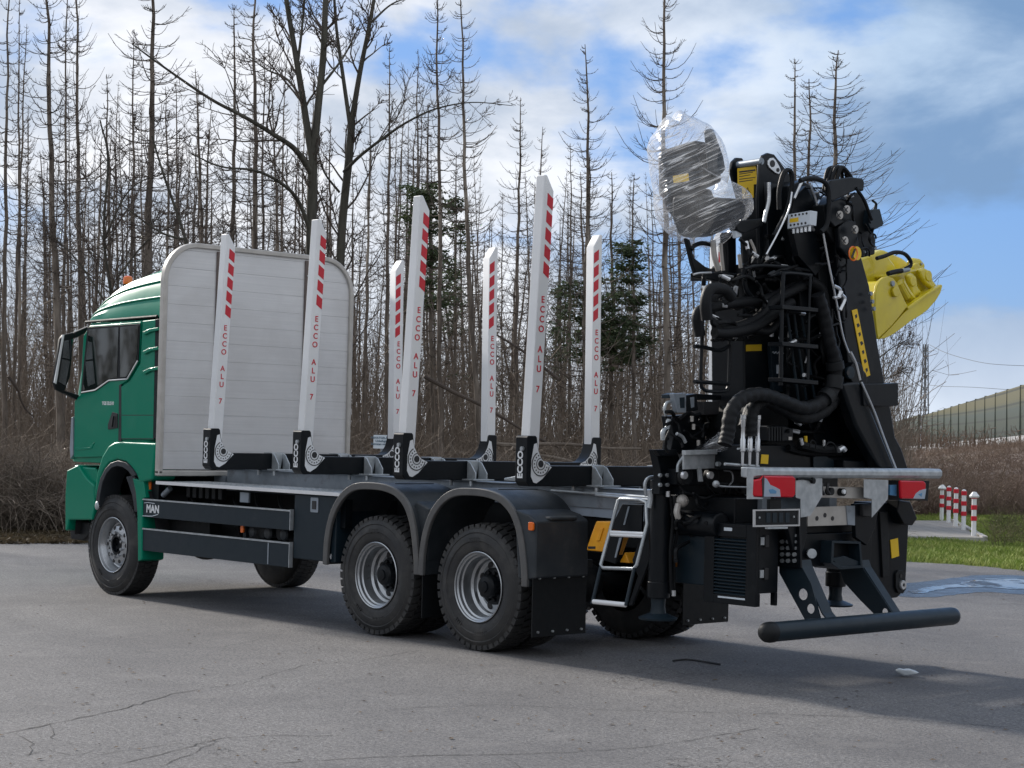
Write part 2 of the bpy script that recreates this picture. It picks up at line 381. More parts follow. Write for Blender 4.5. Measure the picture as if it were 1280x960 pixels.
# ---- running board, side panels, locker
c = MB(); c.box(1.93, 5.14, .62, 1.25, 1.262, 1.282)
for k in range(60):
    for j in range(8):
        x = 1.98+k*.052; y = .66+j*.072+(k % 2)*.036
        c.add([(x, y, 1.2822), (x+.02, y+.008, 1.2822), (x+.04, y, 1.2822), (x+.02, y-.008, 1.2822), (x+.02, y, 1.286)], [(0, 1, 4), (1, 2, 4), (2, 3, 4), (3, 0, 4)])
c.build('running_board', M['galv'], truck)
c = MB(); c.box(1.93, 5.14, 1.25, 1.256, 1.25, 1.284); c.build('board_edge', M['alu'], truck)
def panel(x0, x1, z0, z1, name):
    o = MB().prism([(x, 1.25, z) for x, z in rrect(x0, x1, z0, z1, .03)], (0, -.03, 0)).build(name, M['navy'], truck, bev=.004)
    t = MB(); t.box(x0-.002, x1+.01, 1.215, 1.258, z1+.001, z1+.016); t.box(x0-.012, x0-.002, 1.215, 1.258, z0, z1+.022)
    t.build('trim_strip', M['galv'], o); return o
up_panel = panel(2.71, 5.40, .89, 1.07, 'side_panel'); lo_panel = panel(2.71, 5.42, .53, .755, 'side_panel')
text_obj([tx('MAN', .115, (5.32, 1.2505, .945), LX, UPZ, bold=.004)], 'lettering', M['white'], up_panel)
c = MB(); c.tube([(5.36, 1.253, 1.04), (5.28, 1.253, 1.048), (5.15, 1.253, 1.042)], .004, 6); c.tube([(5.40, 1.253, .90), (5.2, 1.253, .905), (5.08, 1.253, .93)], .005, 6)
c.build('emblem_arc', M['chrome'], up_panel)
t = MB(); t.box(3.05, 3.065, 1.25, 1.254, .54, .75); t.build('panel_joint', M['galvd'], lo_panel)
lk = MB().box(2.02, 2.69, .75, 1.22, .62, 1.245).build('locker', M['navy'], truck, bev=.012)
c = MB(); c.prism([(x, 1.226, z) for x, z in rrect(2.30, 2.42, 1.08, 1.22, .012)], (0, -.008, 0)); c.build('latch_plate', M['galvd'], lk)
c = MB(); c.box(2.33, 2.39, 1.222, 1.232, 1.11, 1.19); c.build('latch', M['ink'], lk)
text_obj([tx('23N', .065, (2.19, 1.222, .655), LX, UPZ, bold=.002)], 'lettering', M['white'], lk)
def marker(u, v, wd, hg, y=1.27, m_='orange', th=.02):
    p = Pu(u, v, 'y', y); MB().prism([(p.x+a, y, p.z+b) for a, b in rrect(-wd/2, wd/2, -hg/2, hg/2, .015)], (0, -th, 0)).build('marker_lamp', M[m_], truck, bev=.005)
marker(186, 607, .055, .09, 1.20); marker(302, 661, .05, .08, 1.20); marker(417, 637, .05, .08, 1.20); marker(663, 658, .06, .07, 1.285, 'orange')
# support legs behind the marker lamps
for a_ in ((3.55, 3.6, 1.14, 1.18, .76, .88), (5.2, 5.34, 1.1, 1.18, 1.06, 1.26), (1.93, 2.0, 1.1, 1.18, .95, 1.26)): MB().box(*a_).build('lamp_bracket', M['black'], truck)

# ---- rear mudguards
def arch_pts(xc, off=0.0):
    """side outline of a mudguard, from the front foot over the top to the rear foot"""
    pts = [(.735, .60), (.725, .80), (.68, 1.0), (.59, 1.17), (.45, 1.30), (.28, 1.37), (.05, 1.385), (-.15, 1.375), (-.33, 1.33), (-.47, 1.23), (-.56, 1.08), (-.61, .90), (-.64, .72), (-.645, .60)]
    out = []; pts = [(q_[0], q_[1]) for q_ in catmull([Vector((a_, b_, 0)) for a_, b_ in pts], 3)]
    for i, p in enumerate(pts):
        a = Vector(pts[max(i-1, 0)]); b = Vector(pts[min(i+1, len(pts)-1)]); t = (b-a).normalized(); nn = Vector((-t.y, t.x))   # points outward/inward
        out.append(Vector(p)+nn*off)
    return [(xc+p.x, p.y) for p in out]
def mudguard(xc, flap_z, last):
    for s in (1, -1):
        outer = arch_pts(xc, -.012); inner = arch_pts(xc, .012); k = len(outer)
        sh = MB(); ys = (s*1.265, s*.60)
        vs = [(x, y, z) for y in ys for (x, z) in outer+inner]
        n2 = 2*k; fs = []
        for i in range(k-1):
            fs += [(i, i+1, n2+i+1, n2+i), (k+i, k+i+1, n2+k+i+1, n2+k+i), (i, i+1, k+i+1, k+i), (n2+i, n2+i+1, n2+k+i+1, n2+k+i)]
        fs += [(0, k, n2+k, n2), (k-1, 2*k-1, n2+2*k-1, n2+k-1)]
        sh.add(vs, fs)
        # ribs pressed into the top
        for xx in (-.12, .12, .34): sh.box(xc+xx-.012, xc+xx+.012, *sorted((s*.66, s*1.12)), 1.36, 1.398 if xx < .3 else 1.375)
        g = sh.build('mudguard', M['fender'], truck, bev=.008, ang=50)
        lip_i = arch_pts(xc, .054)
        vs = [(x, s*y, z) for y in (1.272, 1.235) for (x, z) in arch_pts(xc, -.014)+lip_i]
        fs = []
        for i in range(k-1):
            fs += [(i, i+1, k+i+1, k+i), (n2+i, n2+i+1, n2+k+i+1, n2+k+i), (i, i+1, n2+i+1, n2+i), (k+i, k+i+1, n2+k+i+1, n2+k+i)]
        fs += [(0, k, n2+k, n2), (k-1, 2*k-1, n2+2*k-1, n2+k-1)]
        lpm = MB().add(vs, fs)
        lpm.build('lip', M['lip'], g, bev=.01, ang=50)
        if last:
            x0 = xc-.55
            b = MB(); prof = [(x0+.08, 1.24), (x0-.10, 1.20), (x0-.19, 1.15), (x0-.20, .68), (x0-.10, .66), (x0+.02, .66)]
            b.prism([(x, s*1.255, z) for x, z in prof], (0, -s*.62, 0)); b.box(x0-.205, x0-.12, *sorted((s*1.1, s*.78)), 1.155, 1.19)
            b.build('rear_cover', M['fender'], g, bev=.02, seg=3)
            f = MB().box(x0-.165, x0-.155, *sorted((s*1.25, s*.62)), flap_z, .70)
            f.build('mud_flap', M['blackm'], g)
            for j in range(4):
                for z_, r_ in ((.68, .012), (flap_z+.04, .01)): q = MB(); bolt(q, (x0-.17+(.005 if r_ < .012 else 0), s*(.68+j*.17), z_), (-1, 0, 0), r_, .018); q.build('bolt', M['galv'], g)
        else:
            b = MB().prism([(xc-.50, s*1.2, 1.25), (xc-.70, s*1.2, 1.19), (xc-.70, s*1.2, .75), (xc-.62, s*1.2, .62)], (0, -s*.55, 0)); b.build('rear_cover', M['fender'], g, bev=.015)
            MB().box(xc-.665, xc-.655, *sorted((s*1.22, s*.62)), flap_z, .64).build('mud_flap', M['blackm'], g)
mudguard(1.4, .22, False); mudguard(0, .19, True)

# ---- headboard
hb = empty('headboard', (5.07, 0, 1.38), truck)
HW, HT, HB, HR = 1.28, 3.86, 1.36, .42
def hb_half(z):
    if z < HT-HR: return HW
    d = z-(HT-HR); return HW-HR+math.sqrt(max(HR*HR-d*d, 0))
pm = MB(); z = HB+.05; step = .197
while z < HT-.05:
    z1 = min(z+step-.0015, HT-.04); zs = [z+(z1-z)*k/4 for k in range(5)]
    pts = [(5.08, hb_half(a)-.035, a) for a in zs]+[(5.08, -(hb_half(a)-.035), a) for a in zs[::-1]]
    pm.prism(pts, (.035, 0, 0)); z += step
pm.box(5.086, 5.10, -1.2, 1.2, 1.42, 3.5)
pm.build('planks', M['plank'], hb, bev=.001, seg=1)
out = [(HW, HB), (HW, HT-HR)]+[(HW-HR+HR*math.cos(R(a)), HT-HR+HR*math.sin(R(a))) for a in range(10, 90, 10)]+[(HW-HR, HT)]
out = out+[(-y, z) for y, z in out[::-1]]
def inset(p, d): return [((abs(y)-d)*(1 if y > 0 else -1) if abs(y) >= HW-HR-.001 and z < HT-.001 else y, z) for y, z in p]
fr = MB(); n = len(out)
cen = Vector((0, 2.4))
inn = []
for i, (y, z) in enumerate(out):
    a = Vector(out[i-1]) if i else Vector((y, z-1)); b = Vector(out[(i+1)]) if i < n-1 else Vector((y, z-1))
    t = (b-a).normalized(); nn = Vector((-t.y, t.x)); q = Vector((y, z))
    if (cen-q).dot(nn) < 0: nn = -nn
    inn.append((y+nn.x*.055, z+nn.y*.055))
vs = [(x, y, z) for x in (5.05, 5.13) for (y, z) in list(out)+inn]; fs = []
for i in range(n-1):
    j = i+1; k = 2*n
    fs += [(i, j, n+j, n+i), (k+i, k+j, k+n+j, k+n+i), (i, j, k+j, k+i), (n+i, n+j, k+n+j, k+n+i)]
fs += [(0, n, 3*n, 2*n), (n-1, 2*n-1, 4*n-1, 3*n-1)]
fr.add(vs, fs); fr.box(5.05, 5.13, -HW, HW, HB-.02, HB+.04)
fr.build('frame', M['cream'], hb, bev=.012, seg=3, ang=40)
for u in (272, 382.5):
    y = Pu(u, 450, 'x', 5.05).y
    po = MB().box(5.062, 5.079, y-.032, y+.032, HB+.05, HT-.07).build('post', M['brownst'], hb, bev=.003)
    q = MB()
    for k in range(7): bolt(q, (5.062, y, 1.7+k*.32), (-1, 0, 0), .012, .012)
    q.build('bolt', M['galv'], po)
c = MB().box(4.98, 5.2, .38, .48, 1.25, 1.34).build('foot', M['galvd'], hb); c = MB().box(4.98, 5.2, -.48, -.38, 1.25, 1.34).build('foot', M['galvd'], hb)
# ---- bunks and stakes
BXS = [4.11, 2.55, 1.01, -.61]
# top of every stake and height of its first letter, metres above the ground
STK = {}
for bi_, (tl, el, tr_v, er_v) in enumerate((((283, 292), (281, 413), (501, 325), (501, 433)), ((400, 274), (395, 402), (615, 308), (612, 426)), ((526, 244), (521, 391), (749, 293), (747, 419)), ((680, 218), (677, 378), (905, 290), (903, 424)))):
    STK[(bi_, 1)] = (Pu(*tl, 'x', BXS[bi_]).z, Pu(*el, 'x', BXS[bi_]).z); STK[(bi_, -1)] = (Pu(*tr_v, 'x', BXS[bi_]).z, Pu(*er_v, 'x', BXS[bi_]).z)
def target(mb_w, mb_k, x, yc, zc, s, clip):
    """round gear emblem: white field, dark rings, cut along the hook's inner edge"""
    for r0, r1, mb_, off in ((.030, .0, mb_k, .004), (.052, .046, mb_k, .004), (.105, .097, mb_k, .004)):
        n_ = 28
        for k in range(n_):
            a, b = R(360*k/n_), R(360*(k+1)/n_)
            q = [(yc+r*math.cos(t), zc+r*math.sin(t)) for r, t in ((r0, a), (r0, b), (r1, b), (r1, a))]
            if not all(clip(y, z) for y, z in q): continue
            mb_.prism([(x-off, y, z) for y, z in q], (off-.001, 0, 0))
    for k in range(16):
        a = R(22.5*k); y, z = yc+.075*math.cos(a), zc+.075*math.sin(a)
        if clip(y, z): mb_k.box(x-.004, x-.001, y-.005, y+.005, z-.006, z+.006)
for bi, bx in enumerate(BXS):
    bk = empty('bunk', (bx, 0, 1.43), truck)
    D0, D1 = bx-.02, bx+.12
    half = [(1.275, 1.50), (1.275, 1.845), (1.262, 1.86), (1.175, 1.86), (1.16, 1.845), (1.150, 1.78), (1.128, 1.71), (1.09, 1.655), (1.045, 1.622), (1.0, 1.61)]
    poly = [(1.24, 1.437), (1.275, 1.475)]+half[1:]+[(-y, z) for y, z in half[::-1][:-1]]+[(-1.275, 1.475), (-1.24, 1.437)]
    MB().prism([(D0, y, z) for y, z in poly], (.14, 0, 0)).build('beam', M['black'], bk, bev=.006)
    for s in (1, -1):
        wd, kd = MB(), MB()
        gfx = [(1.165, 1.80), (1.142, 1.725), (1.105, 1.665), (1.06, 1.628), (.985, 1.598), (1.09, 1.50), (1.16, 1.462), (1.195, 1.47), (1.225, 1.52), (1.222, 1.66), (1.195, 1.79)]
        wd.prism([(D0-.002, s*y, z) for y, z in gfx], (.0015, 0, 0))
        pg = [(s*y, z) for y, z in gfx]
        def clip(y, z, pg=pg):
            ins = False; j = len(pg)-1
            for i in range(len(pg)):
                if (pg[i][1] > z) != (pg[j][1] > z) and y < (pg[j][0]-pg[i][0])*(z-pg[i][1])/(pg[j][1]-pg[i][1])+pg[i][0]: ins = not ins
                j = i
            return ins
        target(wd, kd, D0-.002, s*1.115, 1.625, s, clip)
        # thin strip under the field
        wd.build('emblem_field', M['white'], bk); kd.build('emblem_ring', M['ink'], bk)
    lt = [tx('ECCO', .085, (bx+.03, 1.2765, 1.50), UPZ, (1, 0, 0), bold=.003)]
    text_obj(lt, 'lettering', M['white'], bk)
    q = MB(); bolt(q, (bx+.03, 1.275, 1.75), (0, 1, 0), .02, .02); bolt(q, (bx+.03, -1.275, 1.75), (0, -1, 0), .02, .02)
    q.build('bolt', M['galv'], bk)
    # galvanised clamp brackets over the sub frame
    for s in (1, -1):
        g = MB()
        g.prism([(D0-.012, s*.36, 1.612), (D0-.012, s*.50, 1.612), (D0-.012, s*.50, 1.44), (D0-.012, s*.40, 1.44)], (.01, 0, 0))
        g.prism([(D0-.012, s*.36, 1.612), (D0-.012, s*.36, 1.44), (D0-.13, s*.36, 1.44), (D0-.13, s*.36, 1.50), (D0-.05, s*.36, 1.60)], (0, s*.012, 0))
        g.prism([(D0-.012, s*.50, 1.612), (D0-.012, s*.50, 1.44), (D0-.13, s*.50, 1.44), (D0-.13, s*.50, 1.50), (D0-.05, s*.50, 1.60)], (0, s*.012, 0))
        g.box(D0-.16, D1+.1, s*.43-.13, s*.43+.13, 1.433, 1.447); g.box(D0, D1, s*.43-.08, s*.43+.08, 1.611, 1.619)
        for dx in (-.12, .16): bolt(g, (bx+dx, s*.43+.11, 1.43), (0, 0, -1), .018, .05); bolt(g, (bx+dx, s*.43-.11, 1.43), (0, 0, -1), .018, .05)
        g.build('clamp_bracket', M['galv'], bk, bev=.003)
    for s in (1, -1):
        st = empty('stake', (bx, s*1.18, 1.62), truck)
        yo0, yo1 = (1.243, 1.125) if s == 1 else (1.272, 1.24); z0 = 1.625; wy = .118; z1, zE = STK[(bi, s)]
        def Y(z): return yo0+(yo1-yo0)*(z-1.62)/(4.06-1.62)
        x0, x1 = bx, bx+.105
        pts = [(x0, s*Y(z0), z0), (x0, s*Y(z1), z1), (x0, s*(Y(z1)-.03), z1), (x0, s*(Y(z1-.13)-wy), z1-.13), (x0, s*(Y(z0)-wy), z0)]
        MB().prism(pts, (.105, 0, 0)).build('post', M['alu'], st, bev=.008, seg=3)
        for k in range(5):
            rp = MB()
            za = z1-.17-k*.145; zb = za-.112
            a, b_, sk = (.40, .97, .045)
            q = [(s*(Y(za)-wy*a), za+ .02), (s*(Y(za)-wy*b_), za-sk+.02), (s*(Y(zb)-wy*b_), zb-sk+.03), (s*(Y(zb)-wy*a), zb+.03)]
            rp.prism([(x0-.0018, y, z) for y, z in q], (.001, 0, 0)); rp.build('red_stripe', M['red'], st)
        items = []; z = zE
        for ch in 'ECCO ALU 7':
            if ch != ' ': items.append(tx(ch, .078, (x0-.0012, s*(Y(z)-wy*.54), z), BX, UPZ, align='CENTER', bold=.0012))
            z -= .083 if ch != ' ' else .088
        text_obj(items, 'lettering', M['red'], st)
# wedge ramps in front of bunks 2 and 4 and the deck
def ramp_g(u0, v0, u1, v1, y, x_hi, x_lo):
    pass
for x_hi, x_lo in ((2.69, 3.42), (-.47, .36)):
    for s in (1, -1):
        g = MB(); g.prism([(x_hi, s*.62, 1.448), (x_hi, s*.62, 1.575), (x_hi+.25, s*.62, 1.565), (x_lo, s*.62, 1.475), (x_lo, s*.62, 1.448)], (0, -s*.2, 0)); g.build('wedge_block', M['galv'], truck, bev=.01)
# ---- cab
cab = empty('cab', (6.2, 0, 1.2), truck)
def ring(z, xf, xr, hw, r=.16, n=6):
    return [(x, y, z) for x, y in rrect(xr, xf, -hw, hw, r, n)]
def loft(rings, mb):
    n = len(rings[0]); vs = [p for r_ in rings for p in r_]; fs = []
    for i in range(len(rings)-1):
        for j in range(n): fs.append((i*n+j, i*n+(j+1) % n, (i+1)*n+(j+1) % n, (i+1)*n+j))
    fs += [tuple(range(n))[::-1], tuple((len(rings)-1)*n+j for j in range(n))]
    return mb.add(vs, fs)
b = MB(); loft([ring(1.44, 7.12, 5.30, 1.20), ring(1.7, 7.12, 5.30, 1.205), ring(2.15, 7.06, 5.30, 1.205), ring(2.6, 6.98, 5.30, 1.19), ring(3.03, 6.87, 5.30, 1.165)], b)
b.build('body', M['green'], cab, bev=.01)
sec = [(1.17, 0), (1.165, .14), (1.13, .23), (1.115, .34), (1.06, .44), (1.01, .56), (.85, .64), (.45, .69), (0, .70)]
xs = [(6.93, .05, .93), (6.88, .22, .95), (6.76, .42, .97), (6.60, .57, .98), (6.40, .68, .99), (6.15, .78, 1), (5.8, .87, 1), (5.31, .95, 1)]
full = sec+[(-y, h) for y, h in sec[::-1][1:]]; vs = []
for x, k, wk in xs: vs += [(x, y*wk, 3.045+h*k) for y, h in full]
n = len(full); fs = []
for i in range(len(xs)-1):
    for j in range(n-1): fs.append((i*n+j, i*n+j+1, (i+1)*n+j+1, (i+1)*n+j))
    fs.append((i*n, (i+1)*n, (i+1)*n+n-1, i*n+n-1))
fs += [tuple(range(n)), tuple((len(xs)-1)*n+j for j in range(n))]
MB().add(vs, fs).build('roof', M['green'], cab, ang=28)
for hh, yy, wd_ in ((.235, 1.128, .016), (.44, 1.06, .014)):
    rl = [(x, yy*wk+.004, 3.045+hh*k) for x, k, wk in xs[1:]]
    for s in (1, -1): MB().tube([(x, s*y, z) for x, y, z in rl], wd_, 8, smooth=4).build('roof_crease', M['green'], cab, ang=80)
c = MB(); c.tube([(6.90, 1.14, 3.035), (6.86, 1.172, 3.04), (5.32, 1.185, 3.055)], .016, 8); c.tube([(6.90, -1.14, 3.035), (6.86, -1.172, 3.04), (5.32, -1.185, 3.055)], .016, 8)
c.build('gutter', M['blackm'], cab)
c = MB(); pb_ = Pu(160, 352, 'y', .62); c.lathe((pb_.x, .62, pb_.z-.03), (0, 0, 1), [(.055, 0), (.058, .03), (.052, .08), (.035, .095), (0, .10)], 20); c.build('beacon', M['orange'], cab)
# door, glass and trims on the left flank; a mirrored set on the right
def flank(pts, y, th, name, mt, parent, bev=.004, both=True):
    base = [Pu(u, v, 'y', y) for u, v in pts]
    for s in ((1, -1) if both else (1,)):
        q = MB().prism([(p.x, s*y, p.z) for p in base], (0, -s*th, 0)); o = q.build(name, mt, parent, bev=bev)
        if s == 1: left = o
    return left
door_px = [(93, 501), (100, 493), (104, 420), (112, 407), (176, 402), (173, 452), (159, 476), (149, 482), (148, 560), (140, 571), (92, 572)]
flank(door_px, 1.222, .03, 'door', M['green'], cab, .01)
rear_px = [(151, 483), (161, 478), (175, 454), (178, 401), (194.5, 399), (191.5, 550), (151, 550)]
flank(rear_px, 1.219, .03, 'quarter_panel', M['green'], cab, .012)
win_px = [(111, 412), (148, 409), (146, 472), (135, 474), (118, 486), (103, 489)]
flank([(109, 409), (175, 404.5), (172.5, 451), (159, 474.5), (146, 476), (137, 476.5), (120, 488.5), (101, 492)], 1.229, .012, 'window_frame', M['blackm'], cab, .003)
flank(win_px, 1.234, .01, 'window', M['glass'], cab, .002)
flank([(150, 409), (173, 407), (170.5, 449), (158, 471), (150, 471.5)], 1.234, .01, 'window', M['glass'], cab, .002)
c = MB(); lp = [Pu(u, v, 'y', 1.232) for u, v in ((102, 490.5), (119, 487.5), (136, 475.5), (148, 474.5), (159, 473.8), (172, 451))]
c.tube(lp, .008, 6); c.build('window_trim', M['alu'], cab)
for v in (412, 436, 461):
    flank([(178, v+3), (186, v-1), (197, v-3), (197, v+1), (187, v+3), (180, v+7)], 1.245, .03, 'air_fin', M['green'], cab, .006)
flank([(148, 476), (151.5, 479), (151.5, 562), (147.5, 562)], 1.2205, .01, 'door_seal', M['ink'], cab, 0)
for v in (518.5, 548): flank([(151.5, v), (192.5, v), (192.5, v+.9), (151.5, v+.9)], 1.2198, .004, 'panel_line', M['ink'], cab, 0)
flank([(194, 399), (204, 398), (201, 548), (191, 548)], 1.217, .06, 'rear_edge', M['blackm'], cab)
flank([(140, 515), (146.5, 517), (146.5, 535), (135, 537), (134.5, 531)], 1.232, .02, 'door_handle', M['ink'], cab, .003)
c = MB(); a = Pu(142, 520, 'y', 1.25); b_ = Pu(140, 534, 'y', 1.25); c.tube([a, b_], .011, 8); c.build('handle_grip', M['blackm'], cab)
p = Pu(127.5, 506, 'y', 1.224); text_obj([tx('TGS 33.510', .052, (p.x, 1.2225, p.z), LX, UPZ, bold=.002)], 'lettering', M['alu'], cab)
flank([(92, 560), (96, 559), (112, 559), (116, 554), (118, 553), (114, 561), (96, 563)], 1.228, .01, 'step_crease', M['green'], cab, .003)
flank([(89, 522), (91, 521), (91, 569), (88, 574), (87, 560)], 1.235, .05, 'deflector', M['galvd'], cab)
# front fender around the wheel
fo = [(117, 628), (118, 610), (121, 590), (127, 570), (135, 557), (143, 552), (152, 551.5), (195, 553.5), (190, 600), (174, 604), (170, 594), (164, 585), (157, 578), (146, 575), (136, 579), (129, 588), (124, 601), (121, 618)]
flank(fo, 1.268, .30, 'front_fender', M['green'], cab, .03)
gi = [(119, 634), (121, 614), (125, 598), (131, 586), (138, 578.5), (147, 575.5), (157, 578), (165, 586), (170, 594), (165, 596), (160, 589), (153, 584), (146, 582.5), (139, 585), (133, 592), (128, 603), (125, 618), (123, 634)]
flank(gi, 1.285, .25, 'fender_lip', M['fender'], cab, .008)
flank([(165, 597), (179, 601), (181.5, 622), (178, 624), (177, 700), (172, 702), (171, 640), (169, 615)], 1.262, .28, 'rear_fender', M['green'], cab, .015)
flank([(157, 596), (168, 594), (172, 610), (172, 640), (168, 640), (165, 620), (160, 604)], 1.258, .3, 'rear_fender_liner', M['fender'], cab, .008)
flank([(83, 588), (97, 581), (101, 588), (108, 598), (117, 606), (119, 630), (115, 650), (86, 650), (84, 662), (81, 664), (81, 620)], 1.262, .35, 'bumper', M['green'], cab, .02)
flank([(100, 583), (120, 585), (122, 600), (116, 612), (108, 603)], 1.22, .3, 'step_recess', M['green'], cab, .02)
bb = MB(); bb.box(6.72, 7.26, -1.22, 1.05, .55, 1.40); bb.build('front_bumper', M['green'], cab, bev=.03)
MB().box(5.5, 6.62, -1.0, 1.0, 1.25, 1.46).build('floor_pan', M['blackm'], cab)
ar = MB(); ar.lathe((6.02, 1.2, .55), (0, -1, 0), [(.80, 0), (.80, .42), (.3, .42)], 48); ar.v = ar.v
pts = [(6.02+.86*math.cos(R(a)), .62+.88*math.sin(R(a))) for a in range(0, 181, 12)]
for s in (1, -1):
    ar2 = MB()
    for i in range(len(pts)-1):
        (xa, za), (xb, zb) = pts[i], pts[i+1]
        ar2.add([(xa, s*1.22, za), (xb, s*1.22, zb), (xb, s*.75, zb), (xa, s*.75, za)], [(0, 1, 2, 3)])
    ar2.add([(x, s*.75, z) for x, z in pts], [tuple(range(len(pts)))])
    ar2.build('wheel_arch_liner', M['ink'], cab)
c = MB(); p = Pu(119.5, 632, 'y', 1.3); c.ball((p.x, 1.28, p.z), (.04, .02, .05), 8); c.build('fender_stay', M['galv'], cab)
lo = MB(); lo.prism([Pu(u, v, 'y', 1.15) for u, v in ((86, 652), (112, 652), (112, 668), (104, 676), (88, 674))], (0, -.4, 0)); lo.build('tow_step', M['blackm'], cab, bev=.02)
# mirror
mr = MB(); mo = [(100, 413), (79, 418.5), (76, 421), (67.5, 478), (68.5, 486), (97, 498), (101, 494), (92, 486), (74, 477), (80, 425), (104, 420)]
mr.px([(99, 414), (79, 418.5), (75, 424), (67.5, 478), (70, 487), (80, 492), (88, 470), (92, 423)], 'x', 6.92, .05)
mr.px([(92, 416), (113, 407), (116, 411), (95, 423)], 'x', 6.91, .08); mr.px([(80, 488), (100, 494), (98, 500), (76, 489)], 'x', 6.91, .08)
mr.build('mirror_housing', M['blackm'], cab, bev=.02, seg=3)
MB().px([(91, 424), (80, 426), (78, 447), (88, 449)], 'x', 6.912, .006).build('mirror_glass', M['mirror'], cab)
MB().px([(87.5, 451), (77.5, 449), (73, 477), (82, 482)], 'x', 6.912, .006).build('mirror_glass', M['mirror'], cab)
MB().px([(78.5, 418.5), (80.5, 418.5), (70.5, 480), (68, 478)], 'x', 6.905, .02).build('mirror_edge', M['alu'], cab)
# seats and wheel seen through the glass are dark shapes
c = MB(); c.box(5.45, 5.8, .35, .85, 1.9, 2.75); c.box(5.5, 6.0, .35, .85, 1.8, 1.95); c.build('cab_seat', M['blackm'], cab, bev=.05)
# ================================================================== REAR END AND CRANE
rnd = random.Random(7)
SPLIT = {'head_hoses': 'head_hose', 'steel_lines': 'steel_line', 'valve_nipple': 'valve_nipple', 'hose_fitting': 'hose_fitting', 'light_hose': 'light_hose', 'inner_rods': 'inner_rod', 'deck_hoses': 'deck_hose', 'hose_cuff': 'hose_cuff', 'leg_hose': 'leg_hose',
         'bolt': 'bolt', 'stack_pipe': 'stack_pipe', 'stack_nipple': 'stack_nipple', 'silver_rod': 'silver_rod', 'silver_elbow': 'fitting', 'brake_coupling': 'brake_coupling', 'bucket_hose': 'bucket_hose', 'coupler_rail': 'coupler_rail', 'handle': 'handle', 'long_tube': 'long_tube',
         'white_label': 'white_label', 'seat_screw': 'seat_screw', 'back_rib': 'back_rib', 'slot': 'slot', 'back_plate': 'back_plate', 'cross_tube': 'cross_tube', 'beam_wire': 'beam_wire', 'platform_edge': 'platform_edge', 'main_ladder': 'ladder_bar', 'rear_guard_ladder': 'guard_bar', 'weld_rib': 'weld_rib', 'pin': 'pin', 'tank': 'tank', 'bracket_plate': 'bracket_plate'}
def tk(name, mt, *shapes, parent=None, bev=.006, ang=35):
    if name in SPLIT and len(shapes) > 1:
        for s in shapes: mb = MB(); s(mb); o = mb.build(SPLIT[name], mt, parent or truck, bev=bev, ang=ang)
        return o
    mb = MB()
    for s in shapes: s(mb)
    return mb.build(name, mt, parent or truck, bev=bev, ang=ang)
def pxs(pts, ax, val, th): return lambda mb: mb.px(pts, ax, val, th)
def bx_(*a): return lambda mb: mb.box(*a)
def pipe(pts, x, r, sm=5, n=8):
    """a hose or tube through photo pixels on planes x (one value or a list)"""
    xs_ = x if isinstance(x, (list, tuple)) else [x]*len(pts)
    P = [Pu(u, v, 'x', xx) for (u, v), xx in zip(pts, xs_)]
    return lambda mb: mb.tube(P, r, n, smooth=sm if len(P) > 2 else 0)
def disc(mb, u, v, x, r, h=.02, n=24):
    p = Pu(u, v, 'x', x); mb.cyl(p, p+Vector((-h, 0, 0)), r, n=n)

# ---- galvanised tail beam with its lamps and plates
XR = -2.97
beam = tk('tail_beam', M['galv'], lambda mb: mb.prism([(XR-.03, 1.2, 1.665), (XR+.10, 1.2, 1.665), (XR+.10, 1.2, 1.59), (XR+.07, 1.2, 1.585), (XR-.03, 1.2, 1.585), (XR-.05, 1.2, 1.61), (XR-.05, 1.2, 1.645)], (0, -2.42, 0)), bev=.01)
for i, (pts) in enumerate(([(934, 585), (955, 586), (954, 594), (942, 595), (942, 621), (954, 622), (954, 624), (934, 624)],
                           [(995, 597), (1028, 597.5), (1028, 620), (1013, 645), (1001, 647), (1001, 624), (995, 622)],
                           [(1080, 599), (1110.5, 600), (1110, 624), (1090, 647), (1090, 624), (1080, 622)])):
    tk('lamp_plate', M['galv'], pxs(pts, 'x', XR-.056 if i == 0 else XR-.02, .006), parent=beam, bev=.002)
tk('cross_rail', M['cream'], pxs([(1028, 608), (1092, 609.5), (1092, 624), (1024, 622)], 'x', XR+.05, .04), parent=beam)
tk('inner_plate', M['galvd'], pxs([(1028, 597.5), (1080, 598.5), (1080, 608), (1028, 607)], 'x', XR+.12, .01), parent=beam) if False else None
tk('rib_plate', M['cream'], pxs([(1010, 634), (1068, 632), (1068, 656), (1010, 658)], 'x', XR+.12, .02), parent=beam, bev=.003)
tk('rib_edge', M['galvd'], pxs([(1058, 632), (1069, 632), (1069, 657), (1060, 656)], 'x', XR+.11, .01), parent=beam, bev=.003)
for u, v in ((1021, 648), (1031, 644), (1040.5, 648)): tk('plate_hole', M['ink'], lambda mb: disc(mb, u, v, XR+.12, .018, .004), parent=beam, bev=0)
for u, v, r in ((1034, 614, .03), (1049, 615, .03), (1085, 616, .022)): tk('socket', M['blackm'], lambda mb: disc(mb, u, v, XR+.05, r, .05), parent=beam, bev=.003)
tk('socket_cap', M['white'], lambda mb: disc(mb, 1053.5, 614.5, XR-.0, .018, .02), parent=beam, bev=.003)
tk('cable', M['hose'], pipe([(996, 599), (1003, 598), (1011, 599), (1017, 601)], XR-.03, .010), parent=beam, bev=0)
tk('rear_socket', M['hose'], lambda mb: disc(mb, 1014, 601, XR-.015, .022, .03), parent=beam, bev=.003)
